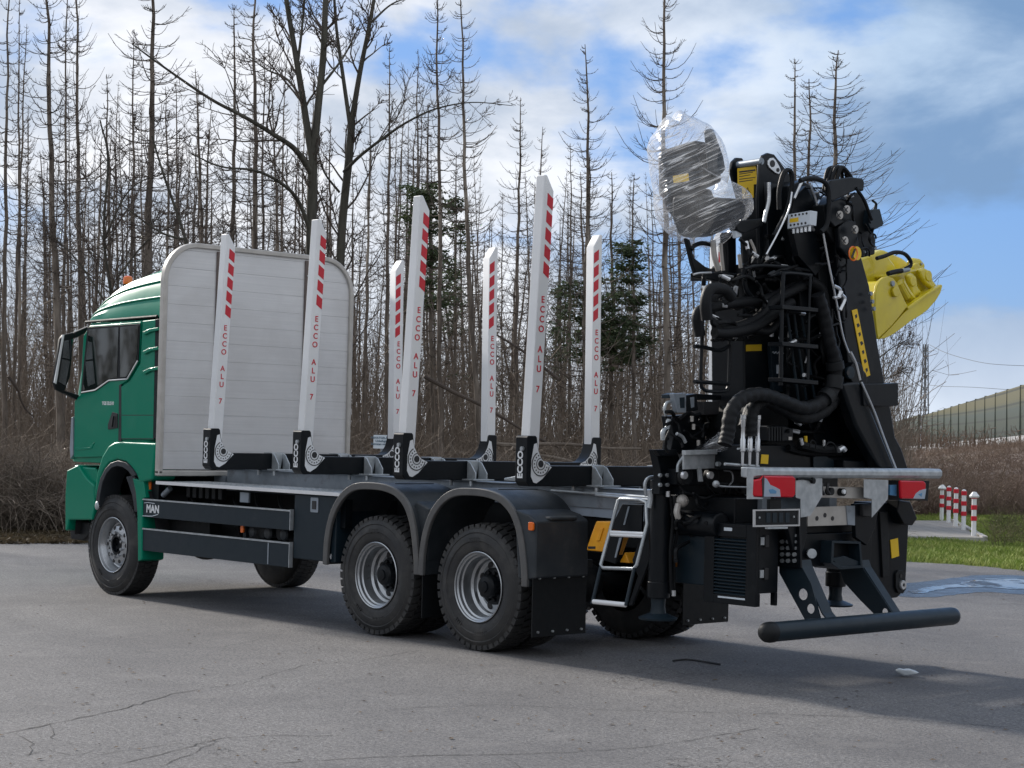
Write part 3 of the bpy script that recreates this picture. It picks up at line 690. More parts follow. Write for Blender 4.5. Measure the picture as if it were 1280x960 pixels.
def lamp(pts_red, pts_clear, pts_blue, pts_div):
    l = tk('tail_lamp', M['redl'], pxs(pts_red, 'x', XR-.065, .03), bev=.012)
    tk('clear_lens', M['clearl'], pxs(pts_clear, 'x', XR-.0685, .02), parent=l, bev=.001)
    tk('reversing_core', M['bluel'], pxs(pts_blue, 'x', XR-.0705, .01), parent=l, bev=.001)
    if pts_div: tk('lens_divider', M['ink'], pxs(pts_div, 'x', XR-.0675, .02), parent=l, bev=0)
    return l
lamp([(943, 600), (952, 598), (954, 594.5), (992, 595), (995, 598), (995, 618), (992, 622), (944, 621), (942, 619)],
     [(956, 597), (959, 599), (963, 606), (970, 609), (975, 612), (976, 621), (955, 621)], [(961, 612), (966, 611), (971, 614), (970, 617), (963, 617)], [(952.5, 599), (955, 595), (955.4, 621), (953.4, 621)])
lamp([(1126, 600.5), (1155, 601), (1158, 604), (1157, 621), (1154, 624), (1127, 623.5)], [(1158, 611), (1150, 613), (1145, 617), (1142, 623), (1156, 623.6)], [(1148, 618), (1153, 616), (1152, 621)], None)
tk('marker_block', M['bluel'], pxs([(1113, 606), (1121, 606), (1121, 620), (1113, 619)], 'x', XR-.0, .04), bev=.004)
tk('lamp_back_plate', M['blackm'], pxs([(1108, 600), (1162, 601), (1160, 626), (1108, 625)], 'x', XR+.06, .01))
pl = tk('licence_plate_holder', M['blackm'], pxs([(943, 638), (999, 637), (999, 657), (943, 658)], 'x', XR-.02, .02), bev=.004)
def frame_px(mb, o, i, x, th):
    O = [Pu(u, v, 'x', x) for u, v in o]; I = [Pu(u, v, 'x', x) for u, v in i]; n = len(O); t = Vector((th, 0, 0))
    vs = O+I+[p+t for p in O]+[p+t for p in I]; fs = []
    for k in range(n):
        j = (k+1) % n; fs += [(k, j, n+j, n+k), (2*n+k, 2*n+j, 3*n+j, 3*n+k), (k, j, 2*n+j, 2*n+k), (n+k, n+j, 3*n+j, 3*n+k)]
    mb.add(vs, fs)
tk('plate_frame', M['chrome'], lambda mb: frame_px(mb, [(942.5, 637), (1000, 636), (1000, 657.5), (942.5, 658.8)], [(944.5, 638.8), (998.5, 638), (998.5, 655.7), (944.5, 656.6)], XR-.03, .012), parent=pl, bev=0)
tk('plate_screw', M['galv'], lambda mb: disc(mb, 949, 647, XR-.03, .008, .006), parent=pl, bev=0); tk('plate_screw', M['galv'], lambda mb: disc(mb, 992, 646, XR-.03, .008, .006), parent=pl, bev=0)
tk('plate_rib', M['navy'], *[pxs([(958+k*8, 641), (963+k*8, 641), (963+k*8, 653), (958+k*8, 653)], 'x', XR-.024, .006) for k in range(4)], parent=pl, bev=.001)
tk('plate_lamp', M['galv'], pxs([(960, 659), (985, 658.5), (985, 661), (960, 661.5)], 'x', XR-.03, .03), parent=pl, bev=.002)
tk('plate_hanger', M['black'], pxs([(962, 624), (977, 624), (977, 638), (962, 638)], 'x', XR+.01, .03))

# ---- underrun bar
ur = empty('underrun_bar', (-3.16, 0, .46), truck)
tk('crash_tube', M['navy'], lambda mb: mb.lathe((-3.16, 1.255, .462), (0, -1, 0), [(.02, 0), (.05, .01), (.068, .035), (.073, .07), (.073, 2.42), (.068, 2.455), (.05, 2.48), (.02, 2.49)], 28), parent=ur, bev=0, ang=60)
tk('end_cap', M['blackm'], lambda mb: mb.lathe((-3.16, 1.262, .462), (0, -1, 0), [(0, -.004), (.03, 0), (.055, .012), (.072, .04), (.077, .07), (.077, .11)], 28), parent=ur, bev=0, ang=60)
def holed(mb, poly, holes, th):
    """plate in an x-z plane at y with round holes: built from the outline with a bridge cut to each hole"""
    pass
ya = Pu(1030, 779, 'x', -3.12).y; yb = Pu(1121, 772, 'x', -3.12).y
def strut(pts, y, holes):
    o = tk('strut', M['navy'], pxs(pts, 'y', y, .014), parent=ur, bev=.003)
    dep = .125
    P = [Pu(u, v, 'y', y) for u, v in pts]
    e = MB()   # upper flange: the strip seen on top
    return o, P
# each strut is a channel: side web with holes and a broad sloping flange
def web_with_holes(outline, holes, y, th):
    import bmesh
    bm = bmesh.new(); loops = []
    def addloop(P):
        vs = [bm.verts.new(p) for p in P]; es = [bm.edges.new((vs[i], vs[(i+1) % len(vs)])) for i in range(len(vs))]; return es
    E_ = addloop([Pu(u, v, 'y', y) for u, v in outline])
    for (u, v, r) in holes:
        c_ = Pu(u, v, 'y', y); E_ += addloop([c_+Vector((r*math.cos(R(a)), 0, r*math.sin(R(a)))) for a in range(0, 360, 20)])
    bmesh.ops.triangle_fill(bm, edges=E_, use_beauty=True)
    geo = bmesh.ops.extrude_face_region(bm, geom=bm.faces[:])
    bmesh.ops.translate(bm, verts=[g_ for g_ in geo['geom'] if isinstance(g_, bmesh.types.BMVert)], vec=(0, -th, 0))
    bmesh.ops.recalc_face_normals(bm, faces=bm.faces)
    bm.verts.index_update(); mb = MB(); mb.v = [tuple(v.co) for v in bm.verts]; mb.f = [[v.index for v in f.verts] for f in bm.faces]; bm.free(); return mb
web_with_holes([(974, 690), (1000, 690), (1002, 708), (1014, 730), (1027, 779), (1010, 782), (974, 716)], [(1003.5, 743, .045), (1013, 761, .038)], ya+.02, .012).build('strut_web', M['navy'], ur)
web_with_holes([(1046, 700), (1077, 700), (1079, 711), (1119, 772), (1103, 778), (1075, 750), (1055, 728)], [(1106, 765, .03)], yb+.02, .012).build('strut_web', M['navy'], ur)
def flange(pts, y, wdt, name='strut_flange'):
    P = [Pu(u, v, 'y', y) for u, v in pts]; mb = MB()
    for a, b in zip(P, P[1:]):
        nrm = (b-a).normalized().cross(Vector((0, 1, 0)))*.012
        mb.add([a, b, b+Vector((0, -wdt, 0)), a+Vector((0, -wdt, 0)), a+nrm, b+nrm, b+nrm+Vector((0, -wdt, 0)), a+nrm+Vector((0, -wdt, 0))],
               [(0, 1, 2, 3), (4, 5, 6, 7), (0, 1, 5, 4), (1, 2, 6, 5), (2, 3, 7, 6), (3, 0, 4, 7)])
    return mb.build(name, M['navy'], ur)
flange([(1001, 700), (1003, 708), (1028, 766), (1036, 776)], ya+.008, .125)
flange([(1077, 700), (1080, 709), (1118, 768), (1124, 772)], yb+.008, .10)
# hanger plate with its grid of bolts
hg = tk('hanger_plate', M['black'], pxs([(974, 655), (999, 655), (1001, 710), (974, 710)], 'y', ya+.05, .02), bev=.003)
def bolts_y(mb, lst, y, r=.017, h=.018):
    for u, v in lst: bolt(mb, Pu(u, v, 'y', y), (0, 1, 0), r, h)
tk('bolt', M['galv'], lambda mb: bolts_y(mb, [(u+ (0 if v > 660 else 2), v) for v in (669, 677, 685, 693, 701) for u in (974.5+4, 986, 994)][2:], ya+.05), parent=hg, bev=0)
tk('tow_pin', M['galv'], lambda mb: (mb.cyl(Pu(1003, 693, 'x', -2.55), Pu(1015, 692, 'x', -2.8), .045, .04), mb.cyl(Pu(1009, 692.5, 'x', -2.68), Pu(1012, 692, 'x', -2.72), .055, .055)))
tk('cross_box', M['black'], bx_(-2.75, -2.5, -.62, .42, .88, 1.14), bx_(-2.7, -2.5, -.75, .5, 1.14, 1.2))
tk('coupling_box', M['navy'], lambda mb: frame_px(mb, [(1040, 676), (1076, 677), (1079, 710), (1050, 712), (1039, 704)], [(1043, 679), (1074, 680), (1076, 707), (1052, 708), (1042, 702)], -2.86, .25), bev=.003)
tk('coupling_box_floor', M['navy'], pxs([(1040, 698), (1056, 695), (1074, 702), (1077, 709), (1050, 711)], 'x', -2.84, .02), bev=.003)
tk('drop_plate', M['black'], pxs([(985, 645), (1009, 645), (1009, 670), (1003, 690), (992, 688), (985, 660)], 'x', -2.88, .04))
tk('drop_plate', M['black'], pxs([(1068, 630), (1100, 628), (1094, 660), (1084, 682), (1070, 672)], 'x', -2.86, .04))
tk('socket_block', M['ink'], pxs([(1079, 631), (1090, 631), (1090, 646), (1079, 645)], 'x', -2.9, .04))
tk('brake_coupling', M['ink'], *[pipe([(1028+k*7, 604), (1027+k*7, 612), (1030+k*7, 618)], -2.98, .012) for k in range(2)], bev=0)

# ---- cooler box
xb = -2.78; yc = Pu(945, 700, 'x', xb).y; xl = Pu(880, 700, 'y', yc).x
zt = Pu(945, 657, 'x', xb).z; zb = Pu(945, 759, 'x', xb).z; yr = Pu(973, 700, 'x', xb).y
cb = empty('oil_cooler_box', ((xb+xl)/2, (yc+yr)/2, zb), truck)
tk('housing', M['black'], bx_(xb, xl, yr, yc-.03, zb+.10, zt), bx_(xb, xb+.05, yr, yr+.03, zb, zb+.1), bx_(xb, xl, yc-.06, yc-.03, zb, zb+.1), parent=cb, bev=.006)
lv = MB(); fx0, fx1 = xb+.10, xl-.10
lv.box(xb, fx0, yc-.03, yc, zb, zt); lv.box(fx1, xl, yc-.03, yc, zb, zt); lv.box(fx0, fx1, yc-.03, yc, zt-.10, zt); lv.box(fx0, fx1, yc-.03, yc, zb, zb+.07)
lv.build('door_frame', M['black'], cb, bev=.004)
ns = 17
sl = MB()
for k in range(ns):
    z0 = zb+.075+k*(zt-.10-zb-.08)/ns; sl.add([(fx0, yc-.025, z0+.012), (fx1, yc-.025, z0+.012), (fx1, yc-.003, z0), (fx0, yc-.003, z0), (fx0, yc-.025, z0+.018), (fx1, yc-.025, z0+.018), (fx1, yc-.003, z0+.006), (fx0, yc-.003, z0+.006)],
           [(0, 1, 2, 3), (4, 5, 6, 7), (0, 1, 5, 4), (3, 2, 6, 7), (0, 3, 7, 4), (1, 2, 6, 5)])
sl.build('louvre', M['navy'], cb)
for z in (zt-.12, zb+.25):
    tk('hinge', M['galv'], bx_(xb-.012, xb, yc-.085, yc-.045, z-.03, z+.03), parent=cb, bev=.002); tk('hinge_knuckle', M['ink'], bx_(xb-.02, xb, yc-.13, yc-.088, z-.045, z+.045), parent=cb, bev=.004)
tk('name_plate', M['plate'], bx_((xb+xl)/2-.02, (xb+xl)/2+.06, yc, yc+.004, zt-.055, zt-.03), parent=cb, bev=0)
tk('sticker_strip', M['plate'], bx_(fx0, fx0+.27, yc, yc+.003, zb+.045, zb+.058), parent=cb, bev=0)
tk('tank', M['black'], bx_(-2.45, -1.75, .25, .75, 1.15, 1.42), lambda mb: mb.cyl((-2.4, .85, 1.2), (-1.9, .85, 1.2), .1), bev=.02)
tk('side_tank', M['navy'], bx_(-2.3, -1.7, .45, .85, .72, 1.2), bev=.01)
tk('amber_reflector', mat('dim_amber_board', (.16, .06, .008), .5), pxs([(838, 694), (862, 694), (861, 708), (838, 709)], 'x', -1.95, .02), bev=.003)

# ---- stabiliser legs
def leg(pc_u, x, u_top, v_top, v_bot, name='stabiliser_leg'):
    top = Pu(u_top, v_top, 'x', x); z1 = Pu(pc_u, v_bot, 'x', x).z
    L = empty(name, (x, top.y, z1), truck); y = top.y
    tk('outer_tube', M['black'], lambda mb: mb.cyl((x, y, top.z), (x, y, z1+.17), .082, n=28), lambda mb: mb.cyl((x, y, z1+.17), (x, y, z1+.30), .09, n=28), parent=L, bev=.008)
    tk('foot_plate', M['navy'], lambda mb: mb.lathe((x, y, z1), (0, 0, 1), [(0, .0), (.15, 0), (.155, .015), (.12, .03), (.065, .05), (.055, .10), (.06, .17), (0, .17)], 28), parent=L, bev=0, ang=40)
    return L, y, top.z
LL, ly, lz = leg(825, -1.9, 826, 600, 774)
tk('leg_hose', M['hose'], pipe([(838, 620), (841, 650), (838, 690), (839, 742)], -2.0, .016), pipe([(846, 615), (848, 650), (843, 690), (842, 742)], -2.0, .012), parent=LL, bev=0)
tk('hose_fitting', M['chrome'], *[lambda mb, u=u, v=v: mb.cyl(Pu(u, v, 'x', -2.03), Pu(u, v+7, 'x', -2.03), .017) for u, v in ((835, 614), (842, 738), (847, 612))], parent=LL, bev=0)
tk('head_block', M['black'], pxs([(820, 562), (846, 563), (850, 574), (850, 618), (824, 618), (826, 590)], 'x', -2.0, .08), parent=LL)
tk('bolt', M['galv'], *[lambda mb, u=u, v=v: disc(mb, u, v, -2.0, .016, .02, 6) for u in (824, 833) for v in (594, 606)], parent=LL, bev=0)
tk('handle', M['galv'], pipe([(808, 620), (806, 606), (810, 598), (817, 596)], -1.85, .014), pipe([(812, 612), (813, 622), (811, 635)], -1.9, .022), parent=LL, bev=0)
RL, _, _ = leg(1047, -1.9, 1046, 650, 757)
tk('stabiliser_beam', M['black'], bx_(-2.08, -1.82, -1.05, .98, 1.42, 1.56), pxs([(845, 586), (938, 588), (938, 608), (846, 606)], 'x', -2.1, .2))
tk('beam_wire', M['galv'], pipe([(895, 605), (903, 608), (935, 609)], -2.5, .008), pipe([(905, 588), (914, 590), (916, 600), (911, 607)], -2.3, .007), bev=0)
tk('rod_end', M['galv'], lambda mb: mb.ball(Pu(895, 605, 'x', -2.5), .028, 8), bev=0)
# knobs on the beam
for u in (853.5, 886): 
    k_ = tk('pressure_knob', M['blackm'], lambda mb: disc(mb, u, 595, -2.2, .07, .05), bev=.01); tk('knob_cap', M['chrome'], lambda mb: disc(mb, u, 594, -2.26, .03, .03), parent=k_, bev=.005)
tk('bracket_plate', M['galv'], pxs([(855, 566), (897, 564.5), (897, 585), (855, 587)], 'x', -2.3, .02), pxs([(857, 563), (897, 562), (897, 568), (857, 569)], 'x', -2.34, .04), bev=.004)
tk('bracket_tab', M['galv'], pxs([(873, 585), (877, 585), (879, 602), (875, 602)], 'x', -2.32, .02), bev=.002)
tk('bracket_plate', M['galvd'], pxs([(897, 564), (923, 566), (922, 587), (920, 570), (898, 571)], 'x', -2.15, .05), bev=.004)
tk('cross_tube', M['galv'], pipe([(896, 580), (945, 582)], -2.35, .018, n=10), pipe([(855, 570), (848, 580), (847, 590)], -2.2, .012), bev=0)
tk('grease_cap', M['cream'], lambda mb: mb.ball(Pu(853, 626, 'x', -2.1), .05, 10), pipe([(848, 630), (846, 640), (848, 648)], -2.1, .025), bev=0)

# ---- access ladder with silver tube frame
LDY = 1.14
ld = empty('access_ladder', (-1.5, LDY, .5), truck)
def yp(u, v):    # the ladder leans outwards at its foot
    y = 1.02+.20*(v-622)/135; return Pu(u, v, 'y', y)
tk('upper_frame', M['galv'], lambda mb: mb.tube([yp(773, 625), yp(751, 706), yp(754, 710), yp(792, 711), yp(796, 706), yp(809, 655), yp(808, 628), yp(800, 624.5), yp(776, 623)], .0145, 10, closed=True), parent=ld, bev=0, ang=60)
for a, b_ in (((764, 665.5), (805, 667.5)),): tk('rung', M['alu'], lambda mb: mb.cyl(yp(*a), yp(*b_), .016, n=12), lambda mb: mb.cyl(yp(a[0], a[1]+3), yp(b_[0], b_[1]+3), .014, n=12), parent=ld, bev=0)
tk('rung', M['alu'], lambda mb: mb.cyl(yp(742, 752), yp(782, 756), .020, n=12), parent=ld, bev=0)
tk('lower_rail', M['navy'], lambda mb: mb.cyl(yp(751, 708), yp(740, 755), .014), parent=ld, bev=0); tk('lower_rail', M['navy'], lambda mb: mb.cyl(yp(793, 710), yp(782, 757), .014), parent=ld, bev=0)
tk('side_web', M['black'], lambda mb: mb.px([(778, 628), (806, 630), (804, 662), (790, 700), (797, 720), (785, 757), (790, 757), (812, 700), (812, 628)], 'y', .98, .02), parent=ld)
tk('back_plate', M['black'], pxs([(778, 630), (803, 631), (802, 665), (762, 662)], 'y', .96, .02), pxs([(764, 665), (779, 666), (769, 705), (754, 700)], 'y', .96, .02), parent=ld, bev=.003)
tk('slot', M['galvd'], pxs([(785, 633), (787, 633), (781, 656), (779, 656)], 'y', .965, .006), pxs([(774, 672), (777, 672), (770, 697), (768, 697)], 'y', .965, .006), parent=ld, bev=0)
ck1 = tk('wheel_chock', M['yellowp'], pxs([(745, 651.5), (763, 652), (758, 674), (753, 690), (733, 688), (734, 682)], 'y', .96, .16), bev=.01)
tk('chock_rib', M['yellowp'], pxs([(750, 660), (754, 660), (749, 676), (745, 676)], 'y', .972, .02), parent=ck1, bev=.004)
tk('chock_strap', M['ink'], pxs([(735, 683), (744, 683), (744, 686), (735, 686)], 'y', .963, .006), parent=ck1, bev=0)
tk('wheel_chock', M['yellowp'], pxs([(765, 668), (773, 668), (764, 694), (757, 693)], 'y', .90, .14), bev=.008)
tk('wheel_chock', M['yellowp'], pxs([(781, 690), (787, 704), (774, 703)], 'y', .90, .14), bev=.008)
tk('long_tube', M['galv'], lambda mb: mb.cyl(Pu(690, 613, 'y', .55), Pu(812, 622, 'y', .55), .016), lambda mb: mb.cyl(Pu(745, 619, 'y', .62), Pu(812, 625, 'y', .62), .013), bev=0)
tk('light_side_plate', mat('pale_blue_grey_plate', (.42, .50, .60), .35, .3, dirt=(.25, .27, .3), dscale=2.5), pxs([(680, 624), (735, 625), (808, 630), (808, 652), (712, 643), (690, 640)], 'y', .46, .01), bev=0)

# ================================================================== CRANE (stands across the truck behind the load area)
K = lambda name, mt, pts, x, th, bev=.012: tk(name, M[mt], pxs(pts, 'x', x, th), bev=bev)
K('crane_foot', 'black', [(932, 556), (975, 556), (1000, 562), (1010, 570), (1085, 572), (1092, 588), (930, 588)], -2.6, .8)
K('crane_foot_plate', 'navy', [(1017, 571), (1032, 569), (1046, 578), (1046, 586), (1017, 586)], -2.62, .01, .003)
K('foot_box', 'black', [(1055, 575), (1091, 577), (1091, 587), (1055, 586)], -2.72, .15)
K('slewing_housing', 'blackm', [(936, 520), (940, 508), (985, 508), (987, 530), (985, 548), (996, 553), (996, 560), (935, 560)], -2.42, .45, .02)
sh_ = K('slewing_motor', 'black', [(960, 532), (982, 532), (992, 536), (992, 552), (960, 552)], -2.66, .25)
tk('ribbing', M['blackm'], *[pxs([(961+k*3.4, 534), (963+k*3.4, 534), (963+k*3.4, 551), (961+k*3.4, 551)], 'x', -2.675, .02) for k in range(6)], parent=sh_, bev=.002)
tk('motor_badge', M['cream'], pxs([(986, 546), (990, 546), (990, 550), (986, 550)], 'x', -2.665, .004), parent=sh_, bev=0)
co = K('column', 'black', [(929, 330), (985, 330), (1000, 380), (998, 430), (985, 440), (985, 560), (931, 560)], -2.25, .35, .02)
K('column_flank', 'navy', [(963, 428), (982, 432), (986, 470), (986, 490), (967, 490)], -2.3, .04, .004)
tk('yellow_label', M['label'], pxs([(933, 431), (952, 430.5), (952, 438.5), (933, 439)], 'x', -2.256, .004), parent=co, bev=0)
tk('yellow_label', M['label'], pxs([(952, 568), (961, 568.5), (960, 580), (951, 579.5)], 'x', -2.606, .004), bev=0)
tk('white_label', M['plate'], pxs([(971, 456), (975, 456), (975, 467), (971, 467)], 'x', -2.306, .004), pxs([(977, 457), (980, 457), (980, 467), (977, 467)], 'x', -2.306, .004), bev=0)
p = Pu(965.5, 440.5, 'x', -2.305); tk('script_lettering', M['plate'], lambda mb: mb.tube([p+Vector((0, -.012*k, .01*math.sin(k*2.1))) for k in range(14)], .0035, 5), bev=0)
# top linkage: two plates, bar and body with the warning stickers
hx = -2.35
tl = K('head_linkage', 'black', [(950, 206), (954, 194), (960, 191), (968, 193), (978, 206), (990, 222), (1002, 246), (998, 300), (975, 330), (950, 330), (948, 250)], hx, .03, .006)
K('head_linkage_plate', 'black', [(913.5, 212), (916, 202), (921, 197), (928, 197.5), (935, 210), (950, 250), (955, 300), (930, 330), (926, 260), (917, 226)], hx+.30, .03, .006)
yl = Pu(936, 250, 'x', hx+.15).y
hb_ = tk('head_body', M['black'], lambda mb: mb.px([(922, 206), (952, 202), (958, 260), (962, 330), (928, 330)], 'y', yl, .25), bev=.006)
tk('head_bar', M['galvd'], lambda mb: mb.tube([Pu(923, 206, 'x', hx+.28), Pu(952, 201.5, 'x', hx+.0)], .028, 16), bev=0)
lab = tk('warning_label', M['label'], lambda mb: mb.px([(921.5, 210.5), (945, 207.5), (946.5, 230), (922, 232.5)], 'y', yl+.006, .004), parent=hb_, bev=0)
lab2 = tk('warning_label', M['label'], lambda mb: mb.px([(927, 232), (942, 230), (942, 247), (928, 248.5)], 'y', yl+.006, .004), parent=hb_, bev=0)
tk('warning_triangle', M['ink'], lambda mb: [mb.tube([Pu(u, v, 'y', yl+.0075) for u, v in ((934.5, 234.5), (939, 245), (930.5, 246))], .0035, 4, closed=True), mb.px([(934, 238), (935.5, 238), (935.2, 243), (934.3, 243)], 'y', yl+.008, .003)], parent=hb_, bev=0)
tk('label_print', M['ink'], *[(lambda mb, k=k: mb.px([(924, 214+k*3.2), (944-(k % 3)*3, 211.6+k*3.2), (944-(k % 3)*3, 212.6+k*3.2-(.2 if k else -.9)), (924, 215+k*3.2+(0 if k else .9))], 'y', yl+.0075, .002)) for k in range(5)], parent=hb_, bev=0)
lk_ = K('pin_link', 'chrome', [(960, 201), (963, 197.5), (967, 197), (970, 200), (975, 209), (976.5, 214), (974, 218), (969, 216), (962, 210), (960, 206)], hx-.012, .015, .004)
for u, v, r in ((965.5, 204.5, .028), (972.3, 212.5, .016)): tk('pin_hole', M['ink'], lambda mb: disc(mb, u, v, hx-.012, r, .006), parent=lk_, bev=0)
# inner boom and its flanks
K('inner_boom', 'black', [(985, 232), (1003, 225), (1020, 236), (1036, 258), (1044, 300), (1056, 380), (1062, 430), (1072, 540), (1100, 587), (1040, 587), (1024, 562), (1010, 528), (1002, 480), (1004, 420), (998, 350), (990, 300)], -2.5, .28)
K('inner_boom_flank', 'blackm', [(1022, 300), (1040, 296), (1052, 370), (1062, 440), (1050, 460), (1034, 400), (1024, 350)], -2.6, .05)
K('mid_plate', 'black', [(994, 245), (1008, 232), (1024, 262), (1022, 290), (1030, 330), (1020, 345), (998, 320), (988, 275)], -2.62, .06, .006)
K('boom_gusset', 'navy', [(1040, 420), (1052, 430), (1064, 462), (1046, 462), (1040, 440)], -2.66, .03, .004)
# outer boom down the right side
ob = K('outer_boom', 'black', [(1044, 300), (1076, 318), (1087, 358), (1097, 428), (1106, 478), (1113, 508), (1119, 546), (1127, 561), (1136, 588), (1092, 588), (1075, 520), (1062, 470), (1052, 380)], -2.72, .24)
tk('outer_boom_side', M['navy'], pxs([(1078, 372), (1090, 370), (1097, 428), (1106, 478), (1090, 478), (1084, 430)], 'x', -2.727, .006), parent=ob, bev=0) if False else None
st_ = tk('yellow_strip_label', M['label'], pxs([(1065, 388), (1071.5, 386), (1088, 469), (1081, 472)], 'x', -2.727, .005), parent=ob, bev=0)
tk('strip_print', M['ink'], *[pxs([(1068.6+k*2.2, 394+k*11.2), (1071+k*2.2, 392.5+k*11.2), (1071.8+k*2.2+(k % 2), 396+k*11.2), (1070+k*2.2, 398.5+k*11.2)], 'x', -2.7285, .003) for k in range(7)], parent=st_, bev=0)
rs = tk('round_sticker', M['label'], lambda mb: disc(mb, 1066.5, 317, -2.862, .055, .04), parent=ob, bev=0)
tk('sticker_ring', M['orange'], lambda mb: mb.tube([Pu(1066.5, 317, 'x', -2.903)+Vector((0, .055*math.cos(R(a)), .055*math.sin(R(a)))) for a in range(0, 360, 20)], .006, 6, closed=True), parent=rs, bev=0)
tk('sticker_mark', M['ink'], pxs([(1064, 322), (1068, 311), (1070, 312), (1068, 317), (1066, 323)], 'x', -2.905, .003), parent=rs, bev=0)
K('boom_box', 'black', [(1078, 480), (1108, 479.5), (1123, 478.5), (1123, 507), (1112, 508), (1080, 507)], -2.86, .42, .006)
K('tilt_cylinder', 'black', [(1051, 478), (1075, 476), (1121, 588), (1100, 588), (1070, 532)], -2.84, .12, .03)
tk('cylinder_pipe', M['chrome'], pipe([(1077, 478), (1092, 512), (1106, 550), (1120, 586)], -2.88, .009), bev=0)
pv_ = tk('pivot', M['black'], lambda mb: disc(mb, 1060, 467, -2.74, .095, .09), lambda mb: disc(mb, 1066, 474, -2.72, .075, .09), bev=.01)
tk('pivot_pin', M['navy'], lambda mb: disc(mb, 1060, 466, -2.83, .05, .03), parent=pv_, bev=.006); tk('pivot_eye', M['ink'], lambda mb: disc(mb, 1060, 466, -2.86, .02, .004), parent=pv_, bev=0)
tk('silver_rod', M['chrome'], *[lambda mb, u=u: mb.cyl(Pu(u, 534, 'x', -2.4), Pu(u, 562, 'x', -2.4), .012) for u in (1074, 1077.5, 1081)], bev=0)
# boom head, upper right
K('boom_head_plate', 'black', [(1036, 231), (1039, 225), (1064, 221), (1079, 223), (1081, 228), (1080, 239), (1071, 237), (1056, 245), (1040, 252), (1037, 245)], -2.86, .04)
K('boom_head', 'blackm', [(1030, 256), (1046, 248), (1073, 240), (1082, 250), (1090, 280), (1095, 300), (1094, 318), (1079, 322), (1062, 304), (1044, 304), (1034, 290)], -2.74, .3)
K('boom_head_front', 'black', [(1038, 252), (1052, 247), (1066, 252), (1062, 275), (1044, 284), (1036, 275)], -2.80, .05)
K('boom_head_front', 'black', [(1048, 284), (1058, 275), (1070, 276), (1073, 300), (1076, 320), (1062, 324), (1050, 310)], -2.80, .05)
for u, v in ((1057.5, 262), (1048.5, 269), (1067.5, 287), (1055, 301)):
    q_ = tk('bearing_cap', M['cream'], lambda mb: disc(mb, u, v, -2.85, .034, .02), bev=.004)
    tk('cap_slot', M['ink'], pxs([(u-2.6, v-3), (u-1.6, v-3.4), (u+2.8, v+3), (u+1.6, v+3.4)], 'x', -2.873, .004), parent=q_, bev=0); tk('cap_slot', M['ink'], pxs([(u+2.2, v-3.4), (u+3, v-2.6), (u-1.8, v+3.4), (u-2.8, v+2.6)], 'x', -2.873, .004), parent=q_, bev=0)
K('side_bracket', 'navy', [(1088, 262), (1100, 261), (1105, 280), (1102, 283), (1090, 289), (1086, 280)], -2.8, .2, .006)
tk('bright_patch', M['plate'], pxs([(1057, 245), (1067, 242), (1068, 246), (1060, 248.5)], 'x', -2.81, .02), bev=.002)
for u, v in ((1080.5, 315), (1092, 310), (1087, 367), (1089, 377), (1091, 386)): tk('side_bolt', M['galvd'], lambda mb: disc(mb, u, v, -2.76, .018, .02, 6), bev=0)
# hoses over the head
hs = []
for k, (a, b_, c_) in enumerate((((1031, 228), (1036, 211), (1050, 212)), ((1034, 230), (1042, 210), (1056, 213)), ((1039, 228), (1047, 208.5), (1062, 220)), ((1046, 226), (1052, 209), (1064, 222)))):
    hs.append(pipe([(a[0]-1, a[1]+12), a, b_, c_, (c_[0]+3, c_[1]+12)], [-2.7-.03*k]*5, .017))
hs.append(pipe([(1000, 226), (1010, 223), (1026, 225), (1035, 235), (1036, 262), (1033, 282), (1026, 290)], -2.85, .02))
hs.append(pipe([(974, 262), (974, 238), (980, 216), (988, 214), (990, 230), (984, 262), (968, 295)], -2.6, .02))
hs.append(pipe([(1070, 235), (1080, 250), (1086, 265), (1090, 275)], -2.86, .014))
tk('head_hoses', M['hose'], *hs, bev=0)
# silver lines on the crane
sl_ = [pipe([(1029, 292), (1036, 330), (1046, 380), (1055, 425), (1070, 460)], -2.80, .009), pipe([(990, 240), (986, 262), (972, 292), (958, 318)], -2.66, .007),
       pipe([(961, 228), (961, 250), (957, 268), (955, 278)], -2.42, .017), pipe([(1012, 228), (1020, 250), (1022, 262)], -2.66, .009), pipe([(1004, 225), (1000, 232), (993, 248)], -2.66, .011),
       pipe([(1042, 357), (1050, 362), (1048, 372)], -2.83, .014), pipe([(1052, 368), (1056, 374), (1050, 388)], -2.83, .014), pipe([(1042, 372), (1050, 371), (1052, 364)], -2.82, .012),
       pipe([(1063, 440), (1070, 455), (1075, 475)], -2.83, .012)]
tk('steel_lines', M['chrome'], *sl_, bev=0)
# manual valve block, white, with its levers and print
vy = Pu(1013, 272, 'x', -2.86).y
vb = tk('valve_block', M['plate'], lambda mb: mb.px([(985, 268), (1013.5, 263), (1012, 281), (984, 286)], 'y', vy, .085), bev=.004)
dd = MB()
for k in range(5):
    for (u0, v0) in ((990, 269.5), (988.5, 281.5)):
        pp = Pu(u0+k*4.6, v0-k*.7, 'y', vy); dd.cyl(pp, pp+Vector((0, .004, 0)), .009, n=8)
dd.build('port', M['ink'], vb)
tk('yellow_print', M['label'], lambda mb: mb.px([(987, 273.5), (998, 271.5), (998, 277), (987, 278.5)], 'y', vy+.0015, .001), parent=vb, bev=0)
tk('valve_nipple', M['chrome'], *[(lambda mb, k=k: mb.cyl(Pu(992+k*5, 285-k*.7, 'y', vy-.04), Pu(992+k*5, 292-k*.7, 'y', vy-.04), .012, n=10)) for k in range(5)], parent=vb, bev=0)

